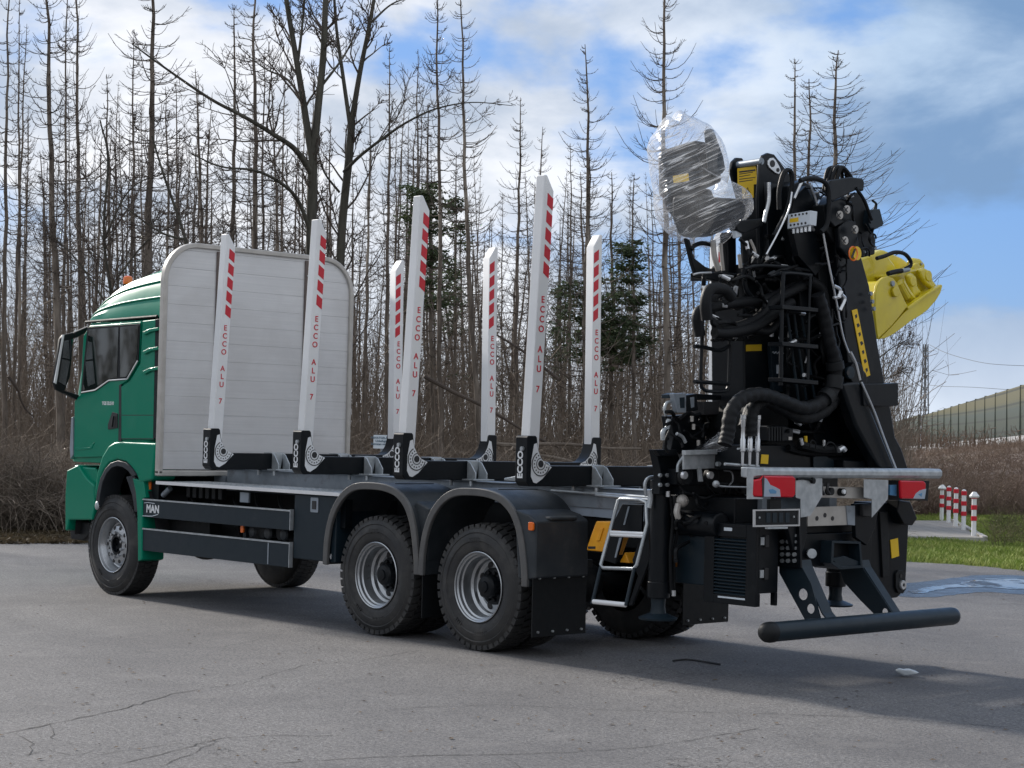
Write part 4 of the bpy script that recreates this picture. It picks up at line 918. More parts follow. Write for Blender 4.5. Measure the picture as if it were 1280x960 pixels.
# ---- operator's seat on its stand
se = empty('operator_seat', tuple(Pu(885, 300, 'x', -2.2)), truck)
K2 = lambda name, mt, pts, x, th, bev=.02: tk(name, M[mt], pxs(pts, 'x', x, th), parent=se, bev=bev)
YS = 1.02
tk('back_shell', M['blackm'], pxs([(821, 196), (824, 188), (845, 181), (866, 175), (876, 177), (882, 186), (888, 205), (890, 226), (862, 238), (822, 246)], 'y', YS, .13), parent=se, bev=.03)
tk('back_rib', M['navy'], *[pxs([(829, 197+k*6.5), (872+k*1.5, 186+k*6.5), (872+k*1.5, 189+k*6.5), (829, 200+k*6.5)], 'y', YS+.012, .02) for k in range(6)], parent=se, bev=.004)
K2('head_wing', 'navy', [(886, 163), (889, 160), (893, 161), (905, 195), (908, 212), (904, 217), (896, 220), (891, 215)], -2.42, .06, .02)
K2('seat_pan', 'blackm', [(872, 240), (900, 246), (926, 248), (936, 258), (933, 272), (915, 285), (893, 295), (880, 293), (872, 270)], -2.30, .28, .04)
tk('pan_underside', M['black'], pxs([(824, 240), (880, 234), (890, 260), (888, 290), (866, 292), (846, 280), (831, 262)], 'y', YS-.12, .1), parent=se, bev=.03)
tk('seat_label', M['label'], pxs([(841, 220), (860, 216.5), (861, 226), (842, 229)], 'y', YS+.016, .006), parent=se, bev=0)
tk('seat_screw', M['chrome'], *[lambda mb, u=u, v=v: mb.cyl(Pu(u, v, 'y', YS-.06), Pu(u, v, 'y', YS-.04), .014, n=8) for u, v in ((850, 275), (863, 273))], parent=se, bev=0)
K2('seat_post', 'black', [(908, 290), (921, 290), (922, 348), (910, 348)], -2.15, .08, .02)
tk('footrest', M['black'], pxs([(858, 297), (863, 300), (868, 322), (882, 333), (890, 336), (890, 345), (871, 345), (866, 330)], 'x', -2.25, .04), parent=se, bev=.01)
tk('footrest_bar', M['black'], pipe([(864, 312), (868, 307), (878, 304), (890, 306)], -2.25, .018), parent=se, bev=0)
tk('platform', M['black'], pxs([(867, 341), (900, 340), (935, 343), (935, 350), (905, 352), (868, 347)], 'x', -2.35, .04), pxs([(905, 341), (960, 343), (960, 349), (905, 349)], 'x', -2.35, .35), parent=se, bev=.008)
tk('platform_edge', M['chrome'], pipe([(867, 343), (874, 341.5), (889, 341)], -2.37, .009), pipe([(899, 345), (905, 344.5), (916, 346)], -2.38, .011), parent=se, bev=0)
tk('light_hose', M['cream'], pipe([(891, 300), (893, 320), (898, 338)], -2.3, .022), pipe([(901, 304), (902, 320), (904, 338)], -2.3, .015), pipe([(938, 300), (944, 315), (940, 325), (936, 330)], -2.5, .011), pipe([(924, 318), (926, 335)], -2.4, .016), parent=se, bev=0)
K2('control_box', 'black', [(919, 276), (953, 273), (955, 282), (930, 292), (922, 288)], -2.5, .08, .008)
K2('pale_cap', 'plate', [(920, 286), (927, 284), (928, 296), (920, 298)], -2.48, .04, .01)

# ---- railings, ladders, platform frame below the seat
tk('rear_guard_ladder', M['black'], pipe([(879, 348), (878, 400), (877, 435), (876, 478), (879, 486), (886, 489), (905, 489), (910, 484), (911, 470), (912, 430), (910, 424), (900, 424)], -2.45, .014, 4), pipe([(868, 433), (880, 434), (900, 438), (912, 432)], -2.45, .016, 3), pipe([(868, 477), (911, 480)], -2.45, .016), pipe([(900, 348), (901, 385)], -2.4, .012), bev=0)
tk('main_ladder', M['black'], pipe([(979, 340), (977, 400), (976, 482)], -2.78, .018, 3), pipe([(1013, 345), (1011, 400), (1010, 478)], -2.78, .012, 3), pipe([(968, 340), (962, 344), (985, 341), (1014, 344)], -2.74, .016), *[pxs([(978, v), (1023, v+4), (1023, v+9), (978, v+5)], 'x', -2.82, .14) for v in (381, 427, 472)], bev=.003)
tk('inner_rods', M['navy'], *[pipe([(u, 390), (u+14+k*2, 500)], -2.62, .011) for k, u in enumerate((984, 992, 1001))], bev=0)
tk('frame_ring', M['black'], pipe([(930, 336), (950, 332), (985, 334), (1012, 338)], -2.6, .014), pipe([(930, 336), (932, 360), (940, 372)], -2.5, .02), bev=0)
# ---- hoses
big = [([(875, 420), (872, 392), (890, 384), (925, 378), (958, 374), (985, 362), (1010, 350)], .043), ([(900, 412), (925, 408), (950, 396), (965, 378), (985, 366), (1006, 356)], .042),
       ([(893, 416), (915, 416), (945, 408), (968, 392), (990, 378)], .04), ([(884, 400), (882, 378), (888, 362), (905, 362), (915, 372)], .045), ([(892, 390), (893, 372), (902, 366)], .03), ([(925, 420), (940, 412), (960, 414), (975, 400), (990, 386)], .035),
       ([(1010, 350), (1026, 362), (1032, 390), (1037, 420)], .05)]
for i, (pp, r) in enumerate(big): tk('thick_hose', M['hose'], pipe(pp, [-2.5-.05*(i % 4)]*len(pp), r, 6, 12), bev=0)
def corr(pp, x, r, name='hose_bundle'):
    P = catmull([Pu(u, v, 'x', x) for u, v in pp], 10)
    mb = MB(); mb.tube(P, [r*(1+(.045 if i % 4 < 2 else -.035)) for i in range(len(P))], 14); return mb.build(name, M['hose'], truck, ang=60)
corr([(1022, 368), (1030, 395), (1036, 425), (1044, 455), (1043, 482), (1030, 500), (1005, 510), (975, 500), (950, 493), (928, 498), (914, 515), (910, 540), (906, 556)], -2.80, .054)
corr([(1028, 392), (1038, 425), (1047, 460), (1046, 490), (1032, 512), (1005, 522), (978, 510), (958, 500), (944, 506), (938, 525), (938, 545)], -2.72, .052)
corr([(1040, 480), (1030, 508), (1000, 516), (972, 508), (955, 500), (940, 510), (930, 535)], -2.66, .05)
# wrapped cuffs on the bundle
tk('hose_cuff', M['blackm'], lambda mb: mb.tube([Pu(1043, 452, 'x', -2.80), Pu(1044.5, 462, 'x', -2.80)], .074, 14), lambda mb: mb.tube([Pu(1044, 470, 'x', -2.8), Pu(1042, 486, 'x', -2.80)], .07, 14), lambda mb: mb.tube([Pu(1036, 493, 'x', -2.8), Pu(1030, 499, 'x', -2.80)], .072, 14), bev=.004)
tk('deck_hoses', M['hose'], pipe([(1000, 556), (1020, 561), (1040, 562), (1052, 560)], -2.68, .035), pipe([(985, 560), (1005, 565), (1030, 566), (1050, 566)], -2.62, .03), pipe([(1030, 560), (1036, 553), (1043, 556), (1046, 566)], -2.75, .008), pipe([(1012, 560), (1014, 551), (1019, 553), (1020, 562)], -2.75, .006), bev=0)
tk('brass_fitting', M['label'], lambda mb: mb.cyl(Pu(1007, 545, 'x', -2.6), Pu(1007, 553, 'x', -2.6), .014), bev=0)
tk('silver_elbow', M['chrome'], pipe([(1048, 563), (1053, 560), (1056, 563)], -2.76, .022), lambda mb: mb.cyl(Pu(1030, 550, 'x', -2.7), Pu(1030, 558, 'x', -2.7), .012), lambda mb: mb.cyl(Pu(1001, 548, 'x', -2.7), Pu(1003, 556, 'x', -2.7), .014), bev=0)
# tangle of thin lines within the crane, every one a bent hose with a crimped metal end
hose_n = [0]; hose_rest = MB()
def tangle(n, u0, u1, v0, v1, x0, x1, seed, r0=.008, r1=.018, ln=40):
    q = random.Random(seed)
    for k in range(n):
        u, v, x = q.uniform(u0, u1), q.uniform(v0, v1), q.uniform(x0, x1); a = q.uniform(0, 6.28); pts = []; r = q.uniform(r0, r1)
        for j in range(5):
            pts.append(Pu(min(max(u, u0), u1), min(max(v, v0), v1), 'x', x)); u += ln/4*math.cos(a); v += ln/4*math.sin(a); a += q.uniform(-1.0, 1.0); x += q.uniform(-.04, .04)
        hose_n[0] += 1
        if hose_n[0] > 95: hose_rest.tube(pts, r, 6, smooth=4); continue
        h = MB().tube(pts, r, 6, smooth=4).build('hydraulic_hose', M['hose'], truck, ang=60); d = (pts[1]-pts[0])
        if q.random() < .55 and d.length > .01: MB().cyl(pts[0]-d.normalized()*.02, pts[0]+d.normalized()*.045, r*1.25, n=8).build('hose_end', M['chrome'], h)
tangle(34, 880, 985, 345, 425, -2.62, -2.3, 1); tangle(22, 925, 1010, 295, 350, -2.62, -2.35, 2, ln=30); tangle(16, 1002, 1060, 235, 330, -2.72, -2.62, 3, .007, .014, 30)
tangle(22, 985, 1030, 390, 540, -2.66, -2.5, 4, .008, .016, 50); tangle(26, 832, 905, 515, 588, -2.2, -1.95, 5, .008, .018, 30); tangle(14, 850, 930, 605, 655, -2.4, -2.1, 6, .009, .018, 35)
tangle(12, 1060, 1095, 240, 320, -2.84, -2.76, 8, .007, .012, 26); tangle(10, 1040, 1058, 320, 440, -2.8, -2.7, 9, .007, .012, 40); tangle(8, 845, 878, 640, 720, -2.15, -2.0, 10, .012, .018, 50)
tangle(12, 1012, 1075, 640, 690, -2.6, -2.5, 11, .01, .02, 30)
tag(hose_rest.build('hydraulic_hose', M['hose'], truck, ang=60), kind='stuff')
# ---- control valve stack on the left
vs_ = empty('control_valve_stack', tuple(Pu(860, 590, 'x', -2.0)), truck)
K3 = lambda name, mt, pts, x, th, bev=.006: tk(name, M[mt], pxs(pts, 'x', x, th), parent=vs_, bev=bev)
K3('stack_body', 'black', [(838, 520), (866, 518), (880, 530), (884, 562), (846, 566), (838, 565), (842, 545)], -2.05, .10)
K3('switch_box', 'galvd', [(842, 492), (858, 491), (858, 516), (847, 516)], -2.15, .05); K3('switch_window', 'navy', [(850, 497), (856, 496.5), (856, 510), (851, 510)], -2.155, .02, .002)
K3('relay_box', 'black', [(858, 494), (871, 492), (873, 513), (859, 515)], -2.10, .12); K3('relay_window', 'galvd', [(863, 497), (868, 496), (868, 509), (864, 510)], -2.105, .02, .002)
K3('relay_box', 'ink', [(879, 502), (899, 502), (899, 518), (879, 519)], -2.1, .12); K3('stack_rail', 'black', [(870, 492), (902, 494), (902, 500), (871, 500)], -2.05, .1)
K3('stack_plate', 'navy', [(836, 493), (844, 491), (844, 497), (836, 498)], -2.1, .08)
K3('lower_block', 'black', [(820, 562), (846, 562), (846, 570), (826, 570)], -2.1, .05); K3('stack_post', 'black', [(868, 516), (888, 520), (886, 545), (870, 548)], -2.0, .1)
tk('stack_pipe', M['galv'], pipe([(842, 502), (834, 503), (831, 510), (832, 520)], -2.1, .012), pipe([(836, 524), (834, 535), (829, 540), (829, 550)], -2.1, .02), pipe([(846, 542), (853, 546), (857, 553)], -2.15, .014), parent=vs_, bev=0)
tk('stack_nipple', M['cream'], *[lambda mb, u=u, v=v: mb.cyl(Pu(u, v, 'x', -2.18), Pu(u, v+7, 'x', -2.18), .014) for u, v in ((865, 520), (873, 550), (867, 530))], parent=vs_, bev=0)
# quick couplers
qc = empty('quick_coupler_rack', tuple(Pu(937, 582, 'x', -2.7)), truck)
for u, v0 in ((928, 522), (937, 522), (946.5, 522)):
    tk('coupler', M['chrome'], lambda mb: mb.lathe(Pu(u, 582, 'x', -2.72), (0, 0, 1), [(.010, 0), (.012, .1), (.02, .11), (.02, .2), (.016, .21), (.014, .29), (.018, .30), (.018, .35), (.022, .355), (.022, .385), (0, .385)], 14), parent=qc, bev=0)
tk('coupler_rail', M['galv'], pipe([(922, 561), (950, 562)], -2.70, .008), pipe([(906, 580), (948, 583)], -2.70, .012), parent=qc, bev=0)
# ---- boom tip hanging behind the tail beam on the right
bt = K('boom_tip', 'black', [(1094, 628), (1136, 628), (1136, 658), (1134, 700), (1132, 737), (1122, 747), (1113, 748), (1098, 728), (1084, 700), (1086, 660)], -2.68, .22)
K('boom_tip_flank', 'blackm', [(1100, 640), (1110, 640), (1112, 720), (1104, 722)], -2.70, .03, .004)
K('boom_tip_block', 'black', [(1124, 625), (1138, 627), (1147, 648), (1141, 657), (1130, 655), (1122, 640)], -2.78, .2, .01)
tk('yellow_label', M['label'], pxs([(1113, 675), (1122.5, 672.5), (1124, 695), (1115, 698)], 'x', -2.687, .006), parent=bt, bev=0)
tk('eye_plate', M['blackm'], pxs([(1120, 718), (1123, 713), (1128, 713), (1132, 720), (1133, 736), (1129, 742), (1123, 741), (1120, 734)], 'x', -2.70, .02), parent=bt, bev=.004)
tk('eye_ring', M['chrome'], lambda mb: mb.lathe(Pu(1127.5, 731, 'x', -2.70), (-1, 0, 0), [(.016, 0), (.016, .02), (.036, .02), (.040, .012), (.040, 0)], 20), parent=bt, bev=0)
tk('eye_bolt', M['ink'], lambda mb: disc(mb, 1126, 720, -2.702, .016, .004), parent=bt, bev=0)
# ---- yellow clamshell bucket
bk = empty('clamshell_bucket', tuple(Pu(1125, 370, 'x', -2.23)), truck)
B = lambda name, pts, x, th, bev=.025: tk(name, M['yellow'], pxs(pts, 'x', x, th), parent=bk, bev=bev, ang=25)
B('upper_shell', [(1074, 324), (1089, 318), (1102, 312), (1108, 312.5), (1112, 322), (1120, 332), (1121, 343), (1112, 350), (1102, 356), (1098, 370), (1096, 385), (1092, 384), (1086, 358)], -2.15, .5)
B('shell_floor', [(1108, 313), (1128, 322), (1140, 331), (1116, 343), (1104, 328)], -2.03, .35)
B('side_plate', [(1095, 368), (1096.5, 358), (1100, 350.5), (1105, 346.5), (1110.5, 345.5), (1117, 348), (1121.5, 353.5), (1126, 364), (1131, 375.5), (1134.8, 382.7), (1115, 407), (1098, 423.5), (1096, 412), (1094, 390)], -2.48, .03, .006)
B('lower_shell', [(1101, 352), (1114, 350), (1125, 366), (1133, 384), (1114, 407), (1098, 422), (1094, 400), (1094, 366)], -2.45, .6)
B('cutting_lip', [(1099, 424), (1107, 423), (1116, 418.5), (1128, 410), (1138, 402), (1150, 395), (1160, 387.5), (1170, 376), (1176, 366), (1178.5, 357), (1158, 369), (1143, 380), (1134, 387), (1115, 408)], -2.46, .55, .008)
B('lip_edge', [(1134, 384), (1158, 367), (1177, 355.5), (1178.5, 357.5), (1159, 370), (1136, 387)], -2.485, .05, .006)
B('cross_body', [(1111, 345), (1132, 338), (1148, 334), (1160, 340), (1166, 352), (1170, 358), (1136, 382), (1122, 354)], -2.31, .4, .03)
B('ear', [(1139, 326), (1143, 322), (1151, 323), (1158, 331), (1156, 338), (1146, 337), (1140, 333)], -2.19, .06)
B('hinge_bracket', [(1148, 337), (1156, 334), (1165, 339), (1167, 350), (1173, 357), (1166, 362), (1158, 356), (1152, 346)], -2.39, .05)
B('hinge_bracket', [(1134, 343), (1141, 341), (1147, 346), (1148, 358), (1154, 366), (1142, 374), (1138, 356)], -2.41, .05)
for u, v, r, x in ((1138.5, 352, .045, -2.39), (1158, 345, .05, -2.37), (1143, 336, .05, -2.27), (1117, 365, .045, -2.48)): tk('hub', M['yellow'], lambda mb: disc(mb, u, v, x, r, .03), parent=bk, bev=.01)
tk('weld_rib', M['yellow'], pipe([(1124, 354), (1128, 362), (1134, 372)], -2.46, .03), pipe([(1126, 352), (1134, 366), (1142, 376)], -2.39, .035), parent=bk, bev=0)
tk('pin', M['galvd'], lambda mb: disc(mb, 1114.5, 354.5, -2.48, .024, .02), lambda mb: disc(mb, 1151, 330, -2.19, .012, .015), parent=bk, bev=.003)
tk('bucket_hose', M['hose'], pipe([(1096, 323), (1106, 320), (1118, 315.5), (1130, 317), (1137.5, 325), (1138, 332), (1132, 336)], -2.35, .018), pipe([(1110, 342), (1118, 340), (1127, 338.5)], -2.37, .022), parent=bk, bev=0)
tk('hose_sleeve', M['galvd'], pipe([(1127, 338.8), (1136, 337)], -2.37, .019), parent=bk, bev=0)

# ================================================================== plastic film over the seat (its own thing)
def bag(name, outline, x, T_, mt, seed, n1=12, amp=.02, label='', cat=''):
    P = [Pd(u, v, x) for u, v in outline]; P = catmull(P+[P[0]], 2)[:-1]; c = sum(P, Vector())/len(P); n = len(P)
    vs, fs = [], []
    for sgn in (1, -1):
        base = len(vs)
        for i in range(n1):
            s = 1-(i/n1)**1.8
            for p in P:
                q = c+(p-c)*s; d = mnoise.noise(q*3.1+Vector((seed, 0, 0)))*amp*2+mnoise.noise(q*9+Vector((seed, sgn, 0)))*amp
                vs.append(q+-fwd*(sgn*(T_*math.sqrt(max(1-s**9, 0))+(d if i else 0))))
        vs.append(c-fwd*(sgn*T_))
        for i in range(n1-1):
            for j in range(n): fs.append((base+i*n+j, base+i*n+(j+1) % n, base+(i+1)*n+(j+1) % n, base+(i+1)*n+j))
        for j in range(n): fs.append((base+(n1-1)*n+j, base+(n1-1)*n+(j+1) % n, base+n1*n))
    mb = MB().add(vs, fs)
    me = bpy.data.meshes.new(name); me.from_pydata([tuple(v) for v in mb.v], [], mb.f)
    import bmesh
    bm = bmesh.new(); bm.from_mesh(me); bmesh.ops.remove_doubles(bm, verts=bm.verts, dist=.0005); bmesh.ops.recalc_face_normals(bm, faces=bm.faces); bm.to_mesh(me); bm.free()
    me.polygons.foreach_set('use_smooth', [True]*len(me.polygons)); me.materials.append(mt)
    o = bpy.data.objects.new(name, me); col.objects.link(o); return tag(o, label, cat)
bag('plastic_cover', [(810, 181), (813, 172), (819, 165), (824, 156), (829.6, 149), (836, 156), (840, 147), (845, 141), (854, 148), (863, 151), (874, 156), (884, 161), (898, 179), (905, 196), (909, 212), (908, 228), (907, 240), (926, 244), (937, 253), (938, 262), (937, 270), (923, 284), (912, 298), (897, 308), (877, 308), (857, 303), (842, 296), (828, 280), (820, 262), (818, 236), (814, 214), (812, 196)],
    14.36, .50, M['film'], 3, 14, .03, 'clear wrinkled plastic film pulled over the crane seat', 'plastic cover')
bag('plastic_bag', [(876, 562), (880, 556), (888, 549), (896, 544), (899, 540), (905, 542), (908, 547), (909, 556), (910, 563), (895, 565)], 14.15, .10, M['film'], 9, 8, .02, 'small crumpled clear plastic bag lying on the bracket beside the hoses', 'plastic bag')
# ================================================================== GROUND
def ground_mat():
    mm = bpy.data.materials.new('forest_soil'); mm.use_nodes = True; t = NT(mm.node_tree); t.t.nodes.clear()
    o = t.n('ShaderNodeTexCoord').outputs['Object']
    a = t.noise(o, .35, 8, .6); b = t.noise(o, 6, 8, .7)
    base = t.mix(t.ramp(b, [(.35, 0.0), (.7, 1.0)]), (.07, .052, .038), (.15, .12, .085))
    base = t.mix(t.ramp(a, [(.5, 0.0), (.65, .7)]), base, (.055, .07, .025))
    p = t.n('ShaderNodeBsdfPrincipled', {'Base Color': base, 'Roughness': .95})
    bp = t.n('ShaderNodeBump', {'Height': b, 'Strength': .8, 'Distance': .08}); t.t.links.new(bp.outputs[0], p.inputs['Normal'])
    t.n('ShaderNodeOutputMaterial', {0: p.outputs[0]}); return mm
def asphalt_mat():
    mm = bpy.data.materials.new('worn_asphalt'); mm.use_nodes = True; t = NT(mm.node_tree); t.t.nodes.clear()
    o = t.n('ShaderNodeTexCoord').outputs['Object']
    fine = t.noise(o, 38, 6, .8); mid = t.noise(o, 9, 6, .7); big = t.noise(o, .5, 7, .62, .4)
    vor = t.n('ShaderNodeTexVoronoi', {'Vector': o, 'Scale': 55.0}); vd = vor.outputs['Distance']
    base = t.mix(t.ramp(fine, [(.36, 0.0), (.62, 1.0)]), (.058, .057, .060), (.245, .240, .240))
    base = t.mix(t.ramp(vd, [(.08, .8), (.30, 0.0)]), base, (.40, .39, .39))
    base = t.mix(t.ramp(mid, [(.35, .5), (.5, 0.0)]), base, (.085, .083, .086))
    base = t.mix(t.ramp(big, [(.38, .45), (.60, 0.0)]), base, (.075, .074, .08))
    base = t.mix(t.ramp(t.noise(o, 1.8, 6, .6, .5), [(.56, 0.0), (.75, .4)]), base, (.24, .23, .225))
    # fine crazing in a few worn patches
    wv = t.n('ShaderNodeVectorMath', {0: o, 1: t.n('ShaderNodeVectorMath', {0: t.n('ShaderNodeTexNoise', {'Vector': o, 'Scale': 3.0, 'Detail': 5.0}).outputs[1], 1: (.5, .5, .5)}, operation='SCALE').outputs[0]}, operation='ADD')
    wv.inputs[1].default_value = (0, 0, 0)
    cv = t.n('ShaderNodeTexVoronoi', {'Vector': wv.outputs[0], 'Scale': 3.2}, feature='DISTANCE_TO_EDGE').outputs['Distance']
    crk = t.math('MULTIPLY', t.ramp(cv, [(.006, 1.0), (.016, 0.0)]), t.ramp(t.noise(o, .45, 3, .5), [(.60, 0.0), (.68, .8)]))
    base = t.mix(crk, base, (.035, .033, .033))
    rg = t.ramp(mid, [(.3, .78), (.7, .92)])
    p = t.n('ShaderNodeBsdfPrincipled', {'Base Color': base, 'Roughness': rg, 'Specular IOR Level': .35})
    h = t.math('ADD', t.math('MULTIPLY', fine, .6), t.math('SUBTRACT', t.math('MULTIPLY', mid, .5), t.math('MULTIPLY', crk, 1.0)))
    bp = t.n('ShaderNodeBump', {'Height': h, 'Strength': 1.0, 'Distance': .016}); t.t.links.new(bp.outputs[0], p.inputs['Normal'])
    t.n('ShaderNodeOutputMaterial', {0: p.outputs[0]}); return mm
def sheet(name, pts, z, mt, kind='structure'):
    me = bpy.data.meshes.new(name); me.from_pydata([(p[0], p[1], z) for p in pts], [], [tuple(range(len(pts)))]); me.materials.append(mt)
    o = bpy.data.objects.new(name, me); col.objects.link(o); 
    if me.polygons[0].normal.z < 0: me.flip_normals()
    return tag(o, kind=kind)
gm = ground_mat()
sheet('ground', [(-1500, -1500), (1500, -1500), (1500, 1500), (-1500, 1500)], -.03, gm)
G = lambda u, v: Pu(u, v, 'z', 0)
# the far edge of the yard runs square to the line of sight; a slightly ragged line
edge = [G(u, v) for u, v in ((-420, 672), (-200, 674), (0, 676), (60, 677), (110, 678), (300, 682), (600, 690), (900, 697), (1130, 702), (1180, 704.5), (1240, 709), (1300, 716), (1420, 735))]
ed = []
er = random.Random(3)
for a, b in zip(edge, edge[1:]):
    for k in range(6): q = a.lerp(b, k/6); ed.append((q.x+er.uniform(-.10, .10), q.y+er.uniform(-.10, .10)))
asp = sheet('asphalt_yard', ed+[(-4, -22), (-30, -30), (-60, 0), (-40, 40), (0, 60), (30, 45), (34, 20)], 0, asphalt_mat())
crm = mat('crack_fill', (.034, .033, .033), .9)
def crack(px, seed, w=.006):
    w *= .8
    q = random.Random(seed); P = [G(u, v) for u, v in px]; pts = []
    for a, b in zip(P, P[1:]):
        n_ = max(2, int((b-a).length/.09))
        for k in range(n_): c_ = a.lerp(b, k/n_); pts.append(c_+Vector((q.gauss(0, .012), q.gauss(0, .012), 0)))
    pts.append(P[-1]); mb = MB(); L_ = []
    for i, p in enumerate(pts):
        t_ = (pts[min(i+1, len(pts)-1)]-pts[max(i-1, 0)]).normalized(); n_ = Vector((-t_.y, t_.x, 0)); ww = w*q.uniform(.25, 1.2)*(1 if 0 < i < len(pts)-1 else .1)
        L_.append((p+n_*ww, p-n_*ww))
    vs = [Vector((v.x, v.y, .003)) for pr in L_ for v in pr]
    return vs, [(2*i, 2*i+1, 2*i+3, 2*i+2) for i in range(len(L_)-1)]
cm = MB()
for k, (px_, w_) in enumerate(((((0, 918), (75, 903), (110, 896), (150, 887), (215, 868), (255, 861)), .008), (((255, 861), (300, 855), (380, 832), (450, 826), (530, 812)), .004),
      (((150, 956), (210, 940), (280, 922), (340, 919), (430, 920)), .005), (((120, 944), (145, 940), (240, 928), (275, 926)), .004), (((200, 959), (250, 938), (275, 925)), .004),
      (((455, 890), (540, 884), (620, 881), (700, 885), (800, 889), (900, 891), (1010, 894), (1100, 897), (1180, 904), (1280, 910)), .005),
      (((340, 955), (430, 948), (520, 945), (620, 944), (700, 941), (790, 936), (850, 928), (905, 918), (950, 910)), .006), (((275, 815), (285, 808), (330, 798)), .004),
      (((0, 940), (30, 946), (60, 936), (90, 945), (120, 938)), .004), (((20, 915), (40, 930), (35, 946)), .004), (((60, 905), (70, 925), (95, 932), (130, 930)), .003), (((620, 944), (650, 957), (640, 962)), .004))):
    cm.add(*crack(px_, k, w_))
o = cm.build('asphalt_cracks', crm); tag(o, kind='structure')
# puddle
def water_mat():
    mm = bpy.data.materials.new('puddle_water'); mm.use_nodes = True; t = NT(mm.node_tree); t.t.nodes.clear()
    o = t.n('ShaderNodeTexCoord').outputs['Object']
    mk = t.ramp(t.noise(o, 1.6, 7, .65, .5), [(.42, 0.0), (.50, 1.0)])
    p = t.n('ShaderNodeBsdfPrincipled', {'Base Color': (.035, .033, .032, 1), 'Roughness': t.mix(mk, (.45, .45, .45), (.04, .04, .04)), 'Specular IOR Level': .35})
    bp = t.n('ShaderNodeBump', {'Height': t.noise(o, 3, 3), 'Strength': .03, 'Distance': .02}); t.t.links.new(bp.outputs[0], p.inputs['Normal'])
    t.n('ShaderNodeOutputMaterial', {0: p.outputs[0]}); return mm
wm = water_mat()
def blob(px, name, z, mt, n_=5, j=.04, kind='structure'):
    P = catmull([G(u, v) for u, v in px]+[G(*px[0])], n_)[:-1]; q = random.Random(len(px))
    return sheet(name, [(p.x+q.uniform(-j, j), p.y+q.uniform(-j, j)) for p in P], z, mt, kind)
wet = mat('wet_asphalt', (.035, .035, .038), .3, rvar=.15, nscale=2)
blob([(1098, 733), (1135, 729), (1180, 724), (1230, 719), (1300, 721), (1360, 726), (1350, 741), (1280, 743), (1230, 740), (1190, 744), (1150, 747), (1110, 743)], 'wet_patch', .003, wet)
blob([(1134, 740), (1156, 735), (1182, 732), (1208, 728), (1234, 724), (1300, 725), (1350, 729), (1330, 736), (1270, 737), (1236, 734.5), (1205, 734.5), (1182, 736.5), (1160, 741), (1142, 742)], 'puddle', .007, wm)
# scraps lying on the asphalt
q_ = bag('plastic_scrap', [(1118, 838), (1124, 835.5), (1130, 837), (1138, 836.5), (1149, 841), (1140, 843.5), (1128, 845)], 14.5, .03, mat('crumpled_white_film', (.55, .60, .64), .25), 5, 3, .02, 'crumpled pale plastic scrap lying on the asphalt behind the truck', 'plastic scrap')
lowest = min((q_.matrix_world @ v.co).z for v in q_.data.vertices); q_.location.z = -lowest+.006
sp = MB().tube([G(841, 828)+Vector((0, 0, .012)), G(858, 827.5)+Vector((0, 0, .02)), G(880, 829)+Vector((0, 0, .012)), G(900, 832)+Vector((0, 0, .01))], .009, 6, smooth=4).build('rubber_strip', M['ink'])
tag(sp, 'thin black rubber strip lying on the asphalt beside the crane leg', 'rubber strip')
lm = mat('dead_leaf', (.10, .065, .035), .8); lf = MB(); q = random.Random(11)
for k in range(260):
    u, v = q.uniform(0, 1280), q.uniform(745, 958); p = G(u, v); a = q.uniform(0, 6.28); s_ = q.uniform(.008, .028)
    d = Vector((math.cos(a), math.sin(a), 0)); e = Vector((-d.y, d.x, 0)); z = Vector((0, 0, .006))
    lf.add([p-d*s_+z, p+e*s_*.5+z*2, p+d*s_+z, p-e*s_*.5+z*1.5], [(0, 1, 2, 3)])
tag(lf.build('leaf_litter', lm), 'tiny dead leaf crumbs strewn over the asphalt yard', 'leaf litter', kind='stuff')

# ================================================================== RIGHT SIDE: paving, verge, embankment, bollards, barrier
def grassmat(name, a, b):
    mm = bpy.data.materials.new(name); mm.use_nodes = True; t = NT(mm.node_tree); t.t.nodes.clear()
    o = t.n('ShaderNodeTexCoord').outputs['Object']
    base = t.mix(t.ramp(t.noise(o, .9, 6, .7), [(.35, 0.0), (.65, 1.0)]), a, b)
    base = t.mix(t.ramp(t.noise(o, 14, 3, .6), [(.5, 0.0), (.8, .5)]), base, (.16, .13, .05))
    p = t.n('ShaderNodeBsdfPrincipled', {'Base Color': base, 'Roughness': .8, 'Specular IOR Level': .2})
    t.n('ShaderNodeOutputMaterial', {0: p.outputs[0]}); return mm
gr = grassmat('short_grass', (.09, .14, .03), (.16, .20, .06))
gpoly = [G(u, v) for u, v in ((1060, 700), (1130, 702), (1180, 704.5), (1240, 709), (1300, 716), (1420, 735), (1480, 700), (1440, 650), (1320, 632), (1240, 636), (1200, 646), (1060, 650))]
def pip(x, y, poly):
    ins = False; j = len(poly)-1
    for i in range(len(poly)):
        if (poly[i].y > y) != (poly[j].y > y) and x < (poly[j].x-poly[i].x)*(y-poly[i].y)/(poly[j].y-poly[i].y)+poly[i].x: ins = not ins
        j = i
    return ins
sheet('grass_verge', [(p.x, p.y) for p in gpoly], -.012, gr)
pav = [G(u, v) for u, v in ((1050, 654), (1189, 655), (1228, 678), (1050, 675))]
pm_ = bpy.data.materials.new('grey_block_paving'); pm_.use_nodes = True; t = NT(pm_.node_tree); t.t.nodes.clear()
br = t.n('ShaderNodeTexBrick', {'Vector': t.n('ShaderNodeTexCoord').outputs['Object'], 'Color1': (.30, .285, .265, 1), 'Color2': (.25, .24, .225, 1), 'Mortar': (.13, .12, .11, 1), 'Scale': 1.0, 'Mortar Size': .012, 'Brick Width': .4, 'Row Height': .2})
